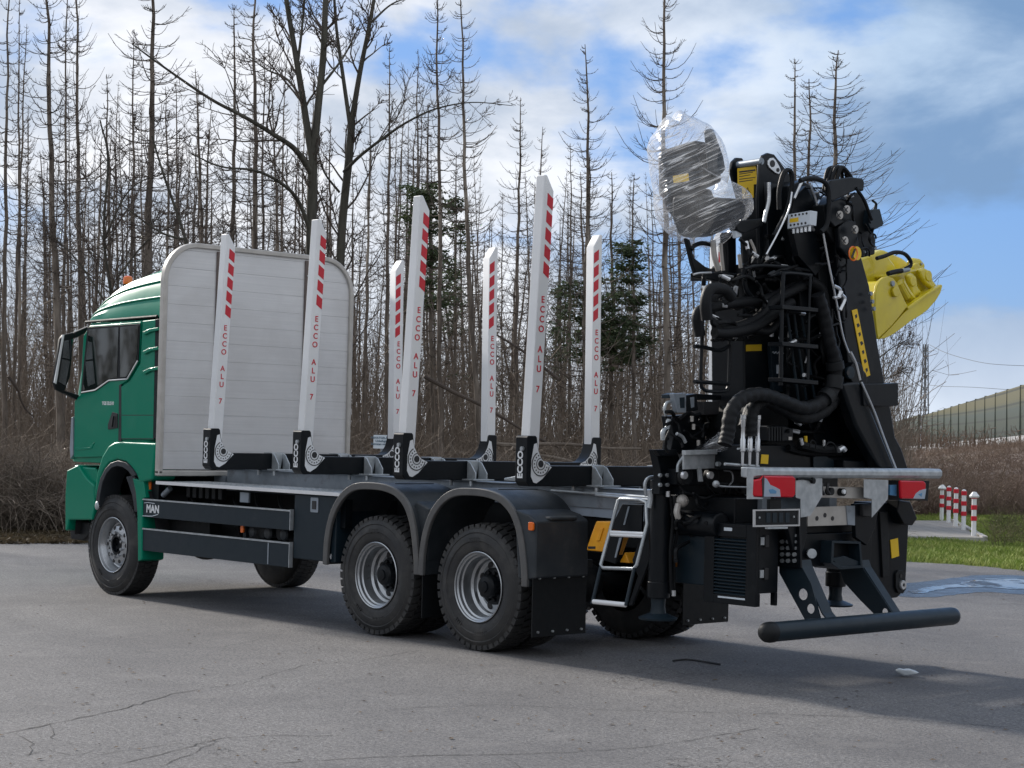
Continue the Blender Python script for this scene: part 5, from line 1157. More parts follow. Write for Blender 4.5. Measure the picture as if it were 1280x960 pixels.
t.n('ShaderNodeOutputMaterial', {0: t.n('ShaderNodeBsdfPrincipled', {'Base Color': br.outputs[0], 'Roughness': .9}).outputs[0]})
mb = MB().prism([Vector((p.x, p.y, .08)) for p in pav], (0, 0, -.12)); tag(mb.build('paved_path', pm_), kind='structure')
kb = MB(); a, b = pav[1], pav[2]; d = (b-a).normalized(); n_ = Vector((-d.y, d.x, 0))*.1
kb.prism([a-n_*0+Vector((0, 0, .12)), b+Vector((0, 0, .12)), b+n_+Vector((0, 0, .12)), a+n_+Vector((0, 0, .12))], (0, 0, -.16))
a, b = pav[3], pav[2]; d = (b-a).normalized(); n_ = Vector((-d.y, d.x, 0))*-.1
kb2 = MB().prism([a+Vector((0, 0, .10)), b+Vector((0, 0, .10)), b+n_+Vector((0, 0, .10)), a+n_+Vector((0, 0, .10))], (0, 0, -.14))
km = mat('kerb_concrete', (.40, .39, .37), .85, c2=(.32, .31, .30))
tag(kb.build('kerb', km), kind='structure'); tag(kb2.build('kerb', km), kind='structure')
# bollards
bol = [(1177, 653, 606), (1185.6, 657.5, 607), (1194.5, 662.5, 609), (1204.3, 667, 611.5), (1217, 675, 615)]
blab = ['red and white bollard at the far end of the row, with a pointed cap', 'second red and white bollard from the truck, with a rounded top', 'middle red and white bollard of the row beside the paved path',
        'fourth red and white bollard from the truck, with a rounded top', 'nearest red and white bollard, rightmost, with a pointed cap']
for i, (u, vb_, vt) in enumerate(bol):
    p = G(u, vb_); D = (p-CAM).dot(fwd); h = Pd(u, vt, D).z; p.z = .0
    e = tag(empty('bollard', tuple(p)), blab[i], 'bollard', 'bollards beside the paved path')
    cap = i in (0, 4); r = .048
    mb = MB(); mb.lathe(p, (0, 0, 1), [(r, -.1), (r, 0), (r, h-.12)]+([(r, h-.1), (0, h-.1)] if cap else [(r, h-.05), (r*.8, h-.015), (0, h)]), 18); mb.build('post', M['white'], e)
    for zb_ in (h*.40, h*.63, h*.86):
        MB().lathe(p+Vector((0, 0, zb_)), (0, 0, 1), [(r+.001, 0), (r+.012, .004), (r+.012, .09), (r+.001, .094)], 18).build('red_band', M['red'], e)
    if cap: MB().lathe(p+Vector((0, 0, h-.10)), (0, 0, 1), [(.0, -.01), (.095, -.01), (.105, .02), (.07, .06), (.04, .10), (0, .105)], 8).build('cap', M['white'], e, ang=20)
# embankment
def bank_h(u, D):   # top of the bank rises from left to right, as the noise barrier stands on it
    return 0
me_pts = []; NB, NU = 16, 26
rows = []
for i in range(NB+1):
    s = i/NB
    row = []
    for k in range(NU+1):
        u = 930+k*30; D0 = 48+max(0, (u-1130))*.0; D1 = 150 if u < 1160 else max(85, 150-(u-1160)*.25)
        D = D0*(D1/D0)**s; vt = 566-(u-1100)*.06 if u > 1100 else 566
        ztop = Pd(u, vt, D1).z; z = ztop*(1-(1-s)**1.7)-.03
        p = Pd(u, 560, D); row.append((p.x, p.y, z+.25*mnoise.noise(Vector((p.x*.12, p.y*.12, 0)))*min(1, s*5)))
    rows.append(row)
vs = [p for r_ in rows for p in r_]; fs = [(i*(NU+1)+k, i*(NU+1)+k+1, (i+1)*(NU+1)+k+1, (i+1)*(NU+1)+k) for i in range(NB) for k in range(NU)]
bankmat = mat('dry_bramble_soil', (.10, .07, .055), .95, c2=(.15, .115, .085), nscale=1.2, bump=.5, bscale=6)
bk_o = MB().add(vs, fs).build('embankment', bankmat, ang=80); tag(bk_o, kind='structure')
# noise barrier
M['basep'] = mat('pale_base_panel', (.36, .37, .39), .7, c2=(.28, .29, .30))
NBt = empty('noise_barrier', tuple(Pd(1200, 560, 150))); tag(NBt, 'long noise barrier of translucent yellow green panels above a white base on the embankment', 'noise barrier')
bar_px = [1400, 1340, 1277.5, 1260.6, 1246, 1232.8, 1220.6, 1209.4, 1199.7, 1190, 1181.5, 1173.7, 1166.6, 1160, 1153.5]
def barD(u): return 127+(1277.5-u)*(200-127)/(1277.5-1160)*1.0 if u < 1277.5 else 127-(u-1277.5)*.33
pmn = bpy.data.materials.new('tinted_barrier_panel'); pmn.use_nodes = True; t = NT(pmn.node_tree); t.t.nodes.clear()
o = t.n('ShaderNodeTexCoord').outputs['Object']; sz = t.n('ShaderNodeSeparateXYZ', {0: o}).outputs[2]
cr = t.n('ShaderNodeValToRGB', {0: t.math('DIVIDE', t.math('SUBTRACT', sz, 2.2), 4.6)}); e_ = cr.color_ramp; e_.elements[0].color = (.06, .08, .07, 1); e_.elements[1].color = (.24, .22, .12, 1)
for pos, c_ in ((.35, (.09, .11, .08)), (.55, (.10, .13, .11)), (.7, (.20, .19, .10))): x_ = e_.elements.new(pos); x_.color = (*c_, 1)
fr_ = t.math('FRACT', t.math('MULTIPLY', sz, 1.0)); ln = t.ramp(fr_, [(.14, 1.0), (.18, 0.0)])
bc = t.mix(t.math('MULTIPLY', ln, .7), cr.outputs[0], (.05, .06, .05))
pb = t.n('ShaderNodeBsdfPrincipled', {'Base Color': bc, 'Roughness': .4}); trl = t.n('ShaderNodeBsdfTranslucent', {0: bc})
t.n('ShaderNodeOutputMaterial', {0: t.n('ShaderNodeMixShader', {0: .45, 1: pb.outputs[0], 2: trl.outputs[0]}).outputs[0]})
def bar_v(u): return (481.5+(1280-u)*.305, 544+(1280-u)*.092, 562+(1280-u)*.03)
prev = None
posts = bar_px
for i in range(len(posts)-1):
    u0, u1 = posts[i], posts[i+1]; D0, D1 = barD(u0), barD(u1)
    t0, m0, b0 = bar_v(u0); t1, m1, b1 = bar_v(u1)
    if u1 < 1165: t0 += 2*0
    P = [Pd(u0, t0, D0), Pd(u1, t1, D1), Pd(u1, m1, D1), Pd(u0, m0, D0)]
    nrm = (P[1]-P[0]).cross(P[2]-P[1]).normalized()*.12
    MB().prism(P, nrm).build('panel', pmn, NBt)
    Q = [Pd(u0, m0+.3, D0), Pd(u1, m1+.3, D1), Pd(u1, b1, D1), Pd(u0, b0, D0)]
    MB().prism(Q, nrm).build('base_panel', M['basep'], NBt)
pstm = mat('barrier_post_steel', (.05, .065, .05), .6)
for u in posts:
    D = barD(u); tv, mv, bv = bar_v(u); a = Pd(u, tv-1, D); b = Pd(u, bv+4, D); MB().box(a.x-.24, a.x+.02, a.y-.02, a.y+.24, min(a.z, b.z)-1, max(a.z, b.z)).build('post', pstm, NBt)
# set-back end section on the left
NB2 = tag(empty('noise_barrier', tuple(Pd(1135, 560, 215))), 'set back far section of the noise barrier next to the truck, at its left end', 'noise barrier')
ps2 = [1149, 1143, 1138, 1132, 1126, 1120, 1112]
for i in range(len(ps2)-1):
    u0, u1 = ps2[i], ps2[i+1]; D0, D1 = 212+i*6, 218+i*6
    P = [Pd(u0, 519+i*1.7, D0), Pd(u1, 520.7+i*1.7, D1), Pd(u1, 557, D1), Pd(u0, 556.6, D0)]; nrm = (P[1]-P[0]).cross(P[2]-P[1]).normalized()*.12
    MB().prism(P, nrm).build('panel', pmn, NB2)
    Q = [Pd(u0, 557, D0), Pd(u1, 557.4, D1), Pd(u1, 568, D1), Pd(u0, 568, D0)]; MB().prism(Q, nrm).build('base_panel', M['basep'], NB2)
for i, u in enumerate(ps2): a = Pd(u, 518+i*1.7, 212+i*6); MB().box(a.x-.24, a.x+.02, a.y-.02, a.y+.24, 0, a.z).build('post', pstm, NB2)
# lattice mast with its overhead lines
MD = 235; mt_top = Pd(1155.5, 430, MD); mt_bot = Pd(1155.5, 530, MD); mast = tag(empty('catenary_mast', (mt_bot.x, mt_bot.y, 0)), 'grey lattice steel railway mast rising behind the noise barrier', 'mast')
sm = mat('mast_steel', (.13, .14, .15), .6); lt = MB(); n_ = 12
hz = mt_top.z
def mp(s, cx, cy): w_ = .95-.55*s; return Vector((mt_bot.x+cx*w_/2*1.0, mt_bot.y+cy*w_/2, hz*s))
for cx in (-1, 1):
    for cy in (-1, 1): lt.tube([mp(0, cx, cy), mp(1, cx, cy)], .07, 4)
for k in range(n_):
    for (a, b) in (((-1, -1), (1, -1)), ((1, -1), (1, 1)), ((1, 1), (-1, 1)), ((-1, 1), (-1, -1))):
        s0, s1 = k/n_, (k+1)/n_; A, B_ = (a, b) if k % 2 else (b, a)
        lt.tube([mp(s0, *A), mp(s1, *B_)], .035, 4); lt.tube([mp(s0, *a), mp(s0, *b)], .03, 4)
lt.build('lattice', sm, mast)
am = MB(); am.tube([mp(.93, 0, 0), Pd(1167, 438, MD-2)], .05, 5); am.tube([mp(.80, 0, 0), Pd(1150, 478, MD)], .08, 5); am.build('arm', sm, mast)
for k, (w_px, lab) in enumerate((([(1162, 431), (1180, 440), (1205, 448), (1240, 455), (1300, 458)], 'upper overhead railway wire sagging right from the lattice mast'), ([(1158, 481), (1180, 483), (1215, 484), (1260, 487), (1300, 489)], 'lower overhead railway wire running level behind the noise barrier'))):
    P = [Pd(u, v, MD-2-6*i) for i, (u, v) in enumerate(w_px)]
    o = MB().tube(P, .035, 4, smooth=5).build('overhead_wire', sm); tag(o, lab, 'overhead wire')
for (u, v0, v1) in ((1205, 449, 466), (1259, 457, 472)): pass

# ================================================================== TREES AND BRUSH
def tubes_np(P, Rr, sides=3):
    """many bent thin tubes at once: P (N,K,3), Rr (N,K) -> vertex and face arrays"""
    N, Kk, _ = P.shape
    Tn = np.zeros_like(P); Tn[:, 1:-1] = P[:, 2:]-P[:, :-2]; Tn[:, 0] = P[:, 1]-P[:, 0]; Tn[:, -1] = P[:, -1]-P[:, -2]
    Tn /= np.maximum(np.linalg.norm(Tn, axis=2, keepdims=True), 1e-9)
    ref = np.where(np.abs(Tn[..., 2:3]) > .8, np.array([1., 0, 0]), np.array([0, 0, 1.]))
    A = np.cross(Tn, ref); A /= np.maximum(np.linalg.norm(A, axis=2, keepdims=True), 1e-9); B_ = np.cross(Tn, A)
    ang = 2*np.pi*np.arange(sides)/sides
    V = P[:, :, None, :]+Rr[:, :, None, None]*(np.cos(ang)[None, None, :, None]*A[:, :, None, :]+np.sin(ang)[None, None, :, None]*B_[:, :, None, :])
    idx = np.arange(N*Kk*sides).reshape(N, Kk, sides)
    a = idx[:, :-1, :]; b = np.roll(a, -1, axis=2); c_ = idx[:, 1:, :]; d = np.roll(c_, -1, axis=2)
    return V.reshape(-1, 3), np.stack([a, b, d, c_], axis=-1).reshape(-1, 4)
def np_mesh(name, parts, mt, smooth=False):
    off = 0; VV, FF = [], []
    for V, Fq in parts: VV.append(V); FF.append(Fq+off); off += len(V)
    V = np.concatenate(VV); Fq = np.concatenate(FF)
    me = bpy.data.meshes.new(name); me.vertices.add(len(V)); me.vertices.foreach_set('co', V.astype(np.float32).ravel())
    k = Fq.shape[1]; me.loops.add(Fq.size); me.loops.foreach_set('vertex_index', Fq.astype(np.int32).ravel())
    me.polygons.add(len(Fq)); me.polygons.foreach_set('loop_start', np.arange(0, Fq.size, k, dtype=np.int32))
    me.update(calc_edges=True); me.materials.append(mt)
    if smooth: me.polygons.foreach_set('use_smooth', np.ones(len(Fq), dtype=bool))
    return me
def bark(name, a, b, c_):
    mm = bpy.data.materials.new(name); mm.use_nodes = True; t = NT(mm.node_tree); t.t.nodes.clear()
    tcx = t.n('ShaderNodeTexCoord').outputs['Object']; info = t.n('ShaderNodeObjectInfo').outputs['Random']
    mp_ = t.n('ShaderNodeMapping', {0: tcx, 1: t.n('ShaderNodeCombineXYZ', {0: t.math('MULTIPLY', info, 37.0), 1: t.math('MULTIPLY', info, 17.0), 2: t.math('MULTIPLY', info, 23.0)}).outputs[0], 3: (6, 6, .8)}).outputs[0]
    n_ = t.noise(mp_, 1.0, 6, .65)
    base = t.mix(t.ramp(n_, [(.40, 0.0), (.60, 1.0)]), a, b)
    base = t.mix(t.math('MULTIPLY', t.ramp(t.noise(mp_, .35, 4, .6), [(.52, 0.0), (.66, 1.0)]), t.ramp(info, [(.3, 0.1), (.9, .9)])), base, c_)
    p = t.n('ShaderNodeBsdfPrincipled', {'Base Color': base, 'Roughness': .9, 'Specular IOR Level': .15})
    bp = t.n('ShaderNodeBump', {'Height': t.noise(mp_, 3.0, 5, .7), 'Strength': .7, 'Distance': .02}); t.t.links.new(bp.outputs[0], p.inputs['Normal'])
    t.n('ShaderNodeOutputMaterial', {0: p.outputs[0]}); return mm
bk1 = bark('spruce_bark', (.10, .083, .07), (.20, .17, .145), (.38, .335, .285)); twg = mat('dark_twig', (.06, .047, .04), .9, c2=(.11, .087, .072), nscale=2)
bk2 = bark('beech_bark', (.055, .052, .044), (.10, .096, .08), (.13, .13, .105))
def spruce(seed, H=18.0, low=.28, dens=1.0, lng=1.9, droop=.25, thick=.07):
    q = np.random.default_rng(seed)
    z = np.linspace(0, H, 28); wob = np.cumsum(q.normal(0, .018, (28, 2)), axis=0); wob -= wob[0]
    TP = np.stack([wob[:, 0], wob[:, 1], z], axis=1)[None]; TR = (thick*(1-z/H)**.75+.008)[None]
    trunk = np_mesh('trunk', [tubes_np(TP, TR, 9)], bk1, True)
    n_ = int(H*(1-low)*13*dens); hs_ = H*(low+(1-low)*q.random(n_)**.85); gap_ = mnoise; hs_ = np.round(hs_/.36)*.36+q.normal(0, .05, n_); hs_ = np.clip(hs_, .5, H-.15)
    f = (hs_/H-low)/(1-low); L = lng*(np.clip(1-f, .05, 1)**.8)*np.where(f < .18, .35+3.2*np.clip(f, 0, .2), 1)*q.uniform(.45, 1.1, n_)*(q.random(n_) > .10)*np.where(np.sin(hs_*2.3+seed)+np.sin(hs_*5.1+seed) > -1.1, 1, .3)+.10
    az = q.uniform(0, 2*np.pi, n_); Kk = 6; s = np.linspace(0, 1, Kk)[None]
    dr = droop*q.uniform(.6, 1.5, n_)[:, None]; rise = (.55+.5*q.random(n_))[:, None]
    hor = L[:, None]*(s*(1-.12*s)); ver = L[:, None]*(-dr*s*1.6+(dr*1.2+rise*.9)*s**2.3)
    bx0 = np.interp(hs_, z, TP[0, :, 0]); by0 = np.interp(hs_, z, TP[0, :, 1])
    azz = az[:, None]+q.normal(0, .12, (n_, 1))*s
    P = np.stack([bx0[:, None]+hor*np.cos(azz), by0[:, None]+hor*np.sin(azz), hs_[:, None]+ver], axis=2)
    Rr = (.012+.009*(L/lng))[:, None]*(1-.72*s)
    parts = [tubes_np(P, Rr)]
    # side twigs
    m_ = int(n_*4.0); bi = q.integers(0, n_, m_); ss = q.uniform(.25, .95, m_); ii = np.minimum((ss*(Kk-1)).astype(int), Kk-2); fr_ = ss*(Kk-1)-ii
    base = P[bi, ii]*(1-fr_[:, None])+P[bi, ii+1]*fr_[:, None]; l2 = L[bi]*(1-ss*.6)*q.uniform(.15, .42, m_)
    a2 = az[bi]+np.where(q.random(m_) < .5, 1, -1)*q.uniform(.5, 1.1, m_); s2 = np.linspace(0, 1, 4)[None]
    P2 = np.stack([base[:, 0:1]+l2[:, None]*s2*np.cos(a2)[:, None], base[:, 1:2]+l2[:, None]*s2*np.sin(a2)[:, None], base[:, 2:3]+l2[:, None]*(.15*s2+.45*s2**2)], axis=2)
    parts.append(tubes_np(P2, np.full((m_, 4), .007)*np.linspace(1, .5, 4)[None]))
    return trunk, np_mesh('branches', parts, twg), P, L
def leaf_mat(name, a, b):
    mm = bpy.data.materials.new(name); mm.use_nodes = True; t = NT(mm.node_tree); t.t.nodes.clear()
    o = t.n('ShaderNodeTexCoord').outputs['Object']; base = t.mix(t.ramp(t.noise(o, 2.2, 5, .7), [(.35, 0.0), (.65, 1.0)]), a, b)
    p = t.n('ShaderNodeBsdfPrincipled', {'Base Color': base, 'Roughness': .7, 'Specular IOR Level': .2}); tr = t.n('ShaderNodeBsdfTranslucent', {0: base})
    t.n('ShaderNodeOutputMaterial', {0: t.n('ShaderNodeMixShader', {0: .3, 1: p.outputs[0], 2: tr.outputs[0]}).outputs[0]}); return mm
ndl = leaf_mat('dark_needles', (.045, .068, .035), (.09, .115, .06)); brn = leaf_mat('dry_brown_leaves', (.06, .045, .03), (.11, .085, .05))
def leaves_np(C_, n, spread, size, seed, flat=.6):
    q = np.random.default_rng(seed); idx = q.integers(0, len(C_), n); c_ = C_[idx]+q.normal(0, 1, (n, 3))*np.array([spread, spread, spread*flat])
    d = q.normal(0, 1, (n, 3)); d /= np.linalg.norm(d, axis=1, keepdims=True); e = np.cross(d, q.normal(0, 1, (n, 3))); e /= np.linalg.norm(e, axis=1, keepdims=True)
    s_ = size*q.uniform(.6, 1.4, (n, 1)); V = np.stack([c_-d*s_, c_+e*s_*.45, c_+d*s_, c_-e*s_*.45], axis=1).reshape(-1, 3)
    return V, np.arange(n*4).reshape(n, 4)
protos = []
for k, (low, dens, lng, droop) in enumerate(((.30, 1.0, 1.7, .22), (.42, .8, 1.3, .30), (.22, 1.1, 1.9, .18), (.5, .7, 1.1, .35), (.35, 1.0, 1.5, .15), (.60, .6, .9, .3), (.25, .9, 2.1, .25))):
    protos.append(spruce(100+k, 18, low, dens, lng, droop, .070+.008*(k % 3)))
protos.append(spruce(140, 18, .18, 1.3, 3.1, .12, .085))
def conifer(seed, zlo, zhi, lng=1.5, nl=9000, clumps=34):
    clumps = int(clumps*.6); lng *= .78; nl = int(nl*.7)
    tr_, br_, P, L = spruce(seed, 18, .30, 1.0, lng, .2, .07)
    q = np.random.default_rng(seed+5); pts = P[:, 2:, :].reshape(-1, 3); sel = pts[(pts[:, 2] > zlo*18) & (pts[:, 2] < zhi*18)]
    cen = sel[q.integers(0, len(sel), clumps)]
    d = np.min(np.linalg.norm(sel[:, None, :]-cen[None], axis=2), axis=1); sel = sel[d < .5]
    return tr_, br_, np_mesh('foliage', [leaves_np(sel, nl//2, .12, .075, seed)], ndl)
cons = [conifer(31, .50, .80, 1.4, 9000, 40), conifer(32, .42, .66, 1.7, 10000, 34), conifer(33, .35, .90, 1.3, 6000, 22)]
tr_rng = random.Random(5)
def put_tree(name, meshes, base, h, H0=18.0, rad=1.0, lean=(0, 0), rz=0):
    e = bpy.data.objects.new(name, None); col.objects.link(e); e.location = (base.x, base.y, -.1)
    e.rotation_euler = (lean[0], lean[1], 0); e.scale = (rad, rad, (h+.1)/H0)
    for me in meshes:
        c_ = bpy.data.objects.new(me.name.split('.')[0], me); col.objects.link(c_); c_.parent = e; c_.rotation_euler = (0, 0, rz)
    return e
def tree_px(u, vtop, D, utop=None, kind=None, rad=None, name='dead_spruce', meshes=None):
    """tree seen at photo column u (at its foot), its tip at (utop, vtop), D metres into the view"""
    b = Pd(u, 560, D); tip = Pd(u if utop is None else utop, vtop, D); base = Vector((b.x, b.y, 0)); dx = tip-base; h = dx.length
    ms = meshes or protos[kind if kind is not None else tr_rng.randrange(7)][:2]
    e = put_tree(name, ms, base, h, 18.0, rad or max(.6, min(1.25, h/16)), (0, 0), tr_rng.uniform(0, 6.28))
    dd = dx.normalized(); e.rotation_euler = (math.asin(max(-1, min(1, -dd.y))), math.asin(max(-1, min(1, dd.x))), 0)
    return e
# trees one can single out, from left to right: foot column, tip column, tip row, distance, kind, thickness
heroes = [
 (4, 12, -60, 42, 1, .8, 'slim dead spruce cut by the left edge of the photo'),
 (16, 36, 30, 46, 3, .7, 'dead spruce leaning right close to the left edge of the photo'),
 (26, 30, -10, 48, 1, .7, 'thin straight dead spruce right of the leaning one at far left'),
 (80, 62, -80, 38, 4, 1.15, 'thick dead spruce left of the cab, tallest of the pair above the mirror'),
 (81, 80, -60, 47, 0, .7, 'thin dead spruce close behind the thick trunk above the mirror'),
 (104, 98, -80, 40, 4, .85, 'straight dead spruce above the cab mirror, right one of the pair'),
 (65, 64, 180, 56, 2, .6, 'short dead spruce tip poking up between the tall trunks at far left'),
 (148, 126, 92, 44, 1, .85, 'half height dead spruce above the orange beacon'),
 (163, 168, 48, 47, 0, .9, 'dead spruce with many fine side twigs above the cab roof'),
 (186, 186, -90, 38, 2, 1.25, 'tall thick pale barked dead spruce rising over the cab roof'),
 (180, 182, 132, 52, 1, .6, 'thin dead spruce beside the thick pale trunk over the cab roof'),
 (214, 213, 108, 45, 0, .8, 'slim dead spruce above the left corner of the headboard'),
 (256, 247, 86, 46, 2, .95, 'dead spruce above the headboard, just left of its first stake'),
 (292, 285, 8, 41, 1, 1.0, 'dead spruce directly above the tip of the first stake'),
 (314, 309, -50, 40, 4, 1.1, 'tall dead spruce midway above the headboard'),
 (330, 326, 62, 47, 0, .8, 'slender dead spruce above the headboard, right of the tall one'),
 (356, 355, 100, 50, 2, .75, 'slender dead spruce just left of the big bare beech'),
 (452, 460, 128, 47, 3, .8, 'dead spruce with few branches right of the forked beech'),
 (484, 480, 60, 50, 1, .9, 'thin dead spruce above the right edge of the headboard'),
 (523, 523, 62, 52, 3, .85, 'thin dead spruce left of the green needled one behind the stakes'),
 (557, 541, -30, 44, 0, 1.0, 'very tall dead spruce rising above the tallest middle stake'),
 (606, 582, -18, 42, 4, .95, 'tall dead spruce leaning left above the middle stakes'),
 (648, 648, 122, 47, 2, .85, 'dead spruce with a bushy tip left of the tallest stake'),
 (676, 679, 158, 52, 2, .8, 'small dead spruce whose tip shows behind the tallest stake'),
 (735, 731, 56, 42, 2, .95, 'free standing dead spruce with upswept twigs in the middle of the sky'),
 (713, 712, 180, 50, 1, .65, 'short thin dead spruce left of the free standing one'),
 (838, 832, -80, 40, 2, 1.0, 'tall dead spruce with curved branches above the wrapped crane seat'),
 (822, 820, 240, 50, 1, .6, 'short dead spruce below the wrapped crane seat'),
 (866, 864, 260, 47, 3, .7, 'thin dead trunk in the gap below the crane seat'),
 (984, 985, 76, 47, 1, 1.2, 'leftmost of the three dead spruces above the crane'),
 (1008, 1008, 98, 50, 6, 1.4, 'middle one of the three dead spruces above the crane'),
 (1040, 1040, 62, 42, 7, 1.35, 'widest and rightmost of the three dead spruces above the crane')]
for (u, ut, vt, D, kd_, rad, lab) in heroes:
    tag(tree_px(u, vt, D, ut, kd_, rad), lab, 'tree')
for (u, vt, D, ci, rad, ut, lab) in ((548, 130, 46, 0, 1.1, 544, 'dead topped spruce with dark green needle clumps at mid height behind the stakes'), (567, 190, 52, 2, .9, 572, 'sparse green needled spruce right of the denser green one'),
      (739, 190, 46, 1, 1.0, 735, 'green clumped spruce left of the rearmost far stake'), (766, 215, 47, 1, 1.1, 762, 'bushy dark green spruce behind the rearmost far stake'),
      (798, 216, 45, 0, .9, 798, 'small green tufted spruce left of the wrapped crane seat'), (700, 320, 60, 2, .8, 702, 'low green tufted spruce between the two rear stakes'), (905, 300, 55, 2, .8, 903, 'green tufted spruce in the gap behind the crane ladder')):
    tag(tree_px(u, vt, D, ut, None, rad, 'green_spruce', cons[ci]), lab, 'tree')
# the crowd behind: rows of similar trees
fr2 = random.Random(21)
for k in range(180):
    u = fr2.uniform(-60, 975); D = 50+45*fr2.random()**.8
    base_v = 205 if u < 520 else (265 if u < 700 else 300)
    vt = base_v+fr2.uniform(-110, 110)
    if u > 620: vt = max(vt, 215)
    if u > 860: vt = max(vt, 270)
    e = tree_px(u, vt, D, u+fr2.gauss(0, 17), None, fr2.uniform(.5, 1.3))
    zone = next(z for z in ((95, 'left of the cab'), (205, 'over the cab roof'), (320, 'over the left half of the headboard'), (435, 'over the right half of the headboard'), (520, 'between headboard and the third near stake'), (610, 'between the middle stakes'),
        (690, 'just left of the tallest stake'), (750, 'between the two rearmost stakes in view'), (830, 'between the rearmost far stake and the crane'), (2000, 'behind the crane')) if u < z[0])[1]
    tag(e, 'slender bare dead spruce deep in the forest, '+zone, 'tree', 'crowded dead spruces deep in the forest, '+zone)
for k in range(26):          # the wood goes on beyond the left edge of the photo and throws its shade on the yard
    u = -110-k*42+fr2.uniform(-15, 15); e = tree_px(u, fr2.uniform(-260, 40), fr2.uniform(30, 44), u, None, fr2.uniform(.8, 1.2))
    tag(e, 'bare dead spruce of the forest edge beyond the left side of the photo', 'tree', 'dead spruces of the forest edge beyond the left side')
for k in range(64):          # more of the same wood closes the yard behind the photographer (seen mirrored in the cab glass and the paint)
    a = R(fr2.uniform(22, 150) if k < 46 else fr2.uniform(196, 262)); rr_ = fr2.uniform(40, 56); bp_ = Vector((rr_*math.cos(a), rr_*math.sin(a), 0))
    e = put_tree('dead_spruce', protos[fr2.randrange(len(protos))][:2], bp_, fr2.uniform(11, 17), 18.0, fr2.uniform(.8, 1.4)); tag(e, 'bare dead spruce of the wood behind the photographer, outside the photo', 'tree', 'dead spruces behind the photographer')
def ring_pt(q):
    a = R(q.uniform(22, 262)); rr_ = 42+16*q.random(); p_ = Vector((rr_*math.cos(a), rr_*math.sin(a), 0)); return p_
for k in range(16):
    u = fr2.uniform(940, 1120); D = 60+30*fr2.random(); e = tree_px(u, fr2.uniform(330, 430), D, u, None, .6)
    tag(e, 'low bare dead spruce standing behind the crane', 'tree', 'low dead spruces behind the crane')

# big bare broadleaf trees with forked trunks
def limb_tree(name, limbs, D, label, seed, sub=(9, 6, 4), lscale=1.0):
    q = random.Random(seed); root = Pd(limbs[0][0][0][0], 560, D); e = tag(empty(name, (root.x, root.y, 0)), label, 'tree')
    rb = MB(); tb = []
    def grow(P, r0, r1, lev):
        L = sum((b-a).length for a, b in zip(P, P[1:])); n_ = sub[lev] if lev < len(sub) else 0
        if lev == 0: n_ = int(n_*max(1, L/5))
        for k in range(n_):
            s = q.uniform(.25 if lev == 0 else .15, .98); i = min(int(s*(len(P)-1)), len(P)-2); f = s*(len(P)-1)-i; p = P[i].lerp(P[i+1], f); d = (P[i+1]-P[i]).normalized()
            ax = Vector((q.gauss(0, 1), q.gauss(0, 1), q.gauss(0, 1))); ax = (ax-d*ax.dot(d)).normalized(); dd = (d*math.cos(R(50))+ax*math.sin(R(50))+Vector((0, 0, .25))).normalized()
            ln_ = (L*.28*(1.15-s)+.35)*q.uniform(.6, 1.3)*lscale if lev == 0 else L*.5*q.uniform(.5, 1.1)*(1.1-s*.5)
            ln_ = min(ln_, 3.0); r = max((r0+(r1-r0)*s)*.5, .007) if lev == 0 else max(r0*.55, .005)
            r = min(r, .03 if lev == 0 else .014); C_ = [p]; dv = dd
            for j in range(5): dv = (dv+Vector((q.gauss(0, .16), q.gauss(0, .16), q.gauss(.06, .12)))).normalized(); C_.append(C_[-1]+dv*ln_/5)
            tb.append((C_, r, .004)); 
            if lev+1 < len(sub): grow(C_, r, .004, lev+1)
    for pts, r0, r1 in limbs:
        P = catmull([Pd(u, v, D+(dz[0] if dz else 0)) for u, v, *dz in pts], 6)
        if abs(P[0].z) < 1.5 and pts is limbs[0][0]: P[0].z = -.1
        r0 *= .78; r1 *= .78; rs = [r0+(r1-r0)*i/(len(P)-1) for i in range(len(P))]; rb.tube(P, rs, 10); grow(P, r0, r1, 0)
    rb.build('trunk', bk2, e, ang=60)
    Pn = np.array([[tuple(v) for v in c_] for c_, _, _ in tb]); Rn = np.array([[r0+(r1-r0)*j/5 for j in range(6)] for _, r0, r1 in tb])
    me = np_mesh('branches', [tubes_np(Pn, Rn)], twg); o = bpy.data.objects.new('branches', me); col.objects.link(o); o.parent = e; o.matrix_parent_inverse = e.matrix_world.inverted()
    return e
limb_tree('beech_tree', [([(392, 690), (391, 560), (390, 420), (389, 300), (391, 200)], .17, .125), ([(391, 200), (384, 160), (378, 120), (368, 60), (358, 0), (350, -60)], .105, .05), ([(391, 200), (397, 140), (404, 70), (407, 0), (412, -70)], .11, .06),
    ([(389, 292), (372, 250, -.4), (350, 228, -1), (318, 213, -1.6), (275, 208, -2), (235, 190, -2.4)], .06, .012), ([(390, 218), (370, 188, -.5), (345, 170, -1), (307, 147, -1.5), (262, 123, -2), (205, 84, -2.6), (165, 55, -3)], .08, .015),
    ([(380, 130), (360, 100, .5), (330, 85, 1), (300, 60, 1.6)], .04, .01), ([(400, 110), (430, 70, .6), (450, 30, 1)], .04, .012), ([(372, 80), (378, 30), (384, -40)], .04, .02)], 36, 'big bare beech with a forked trunk and long low limbs above the headboard', 41, (11, 6, 4))
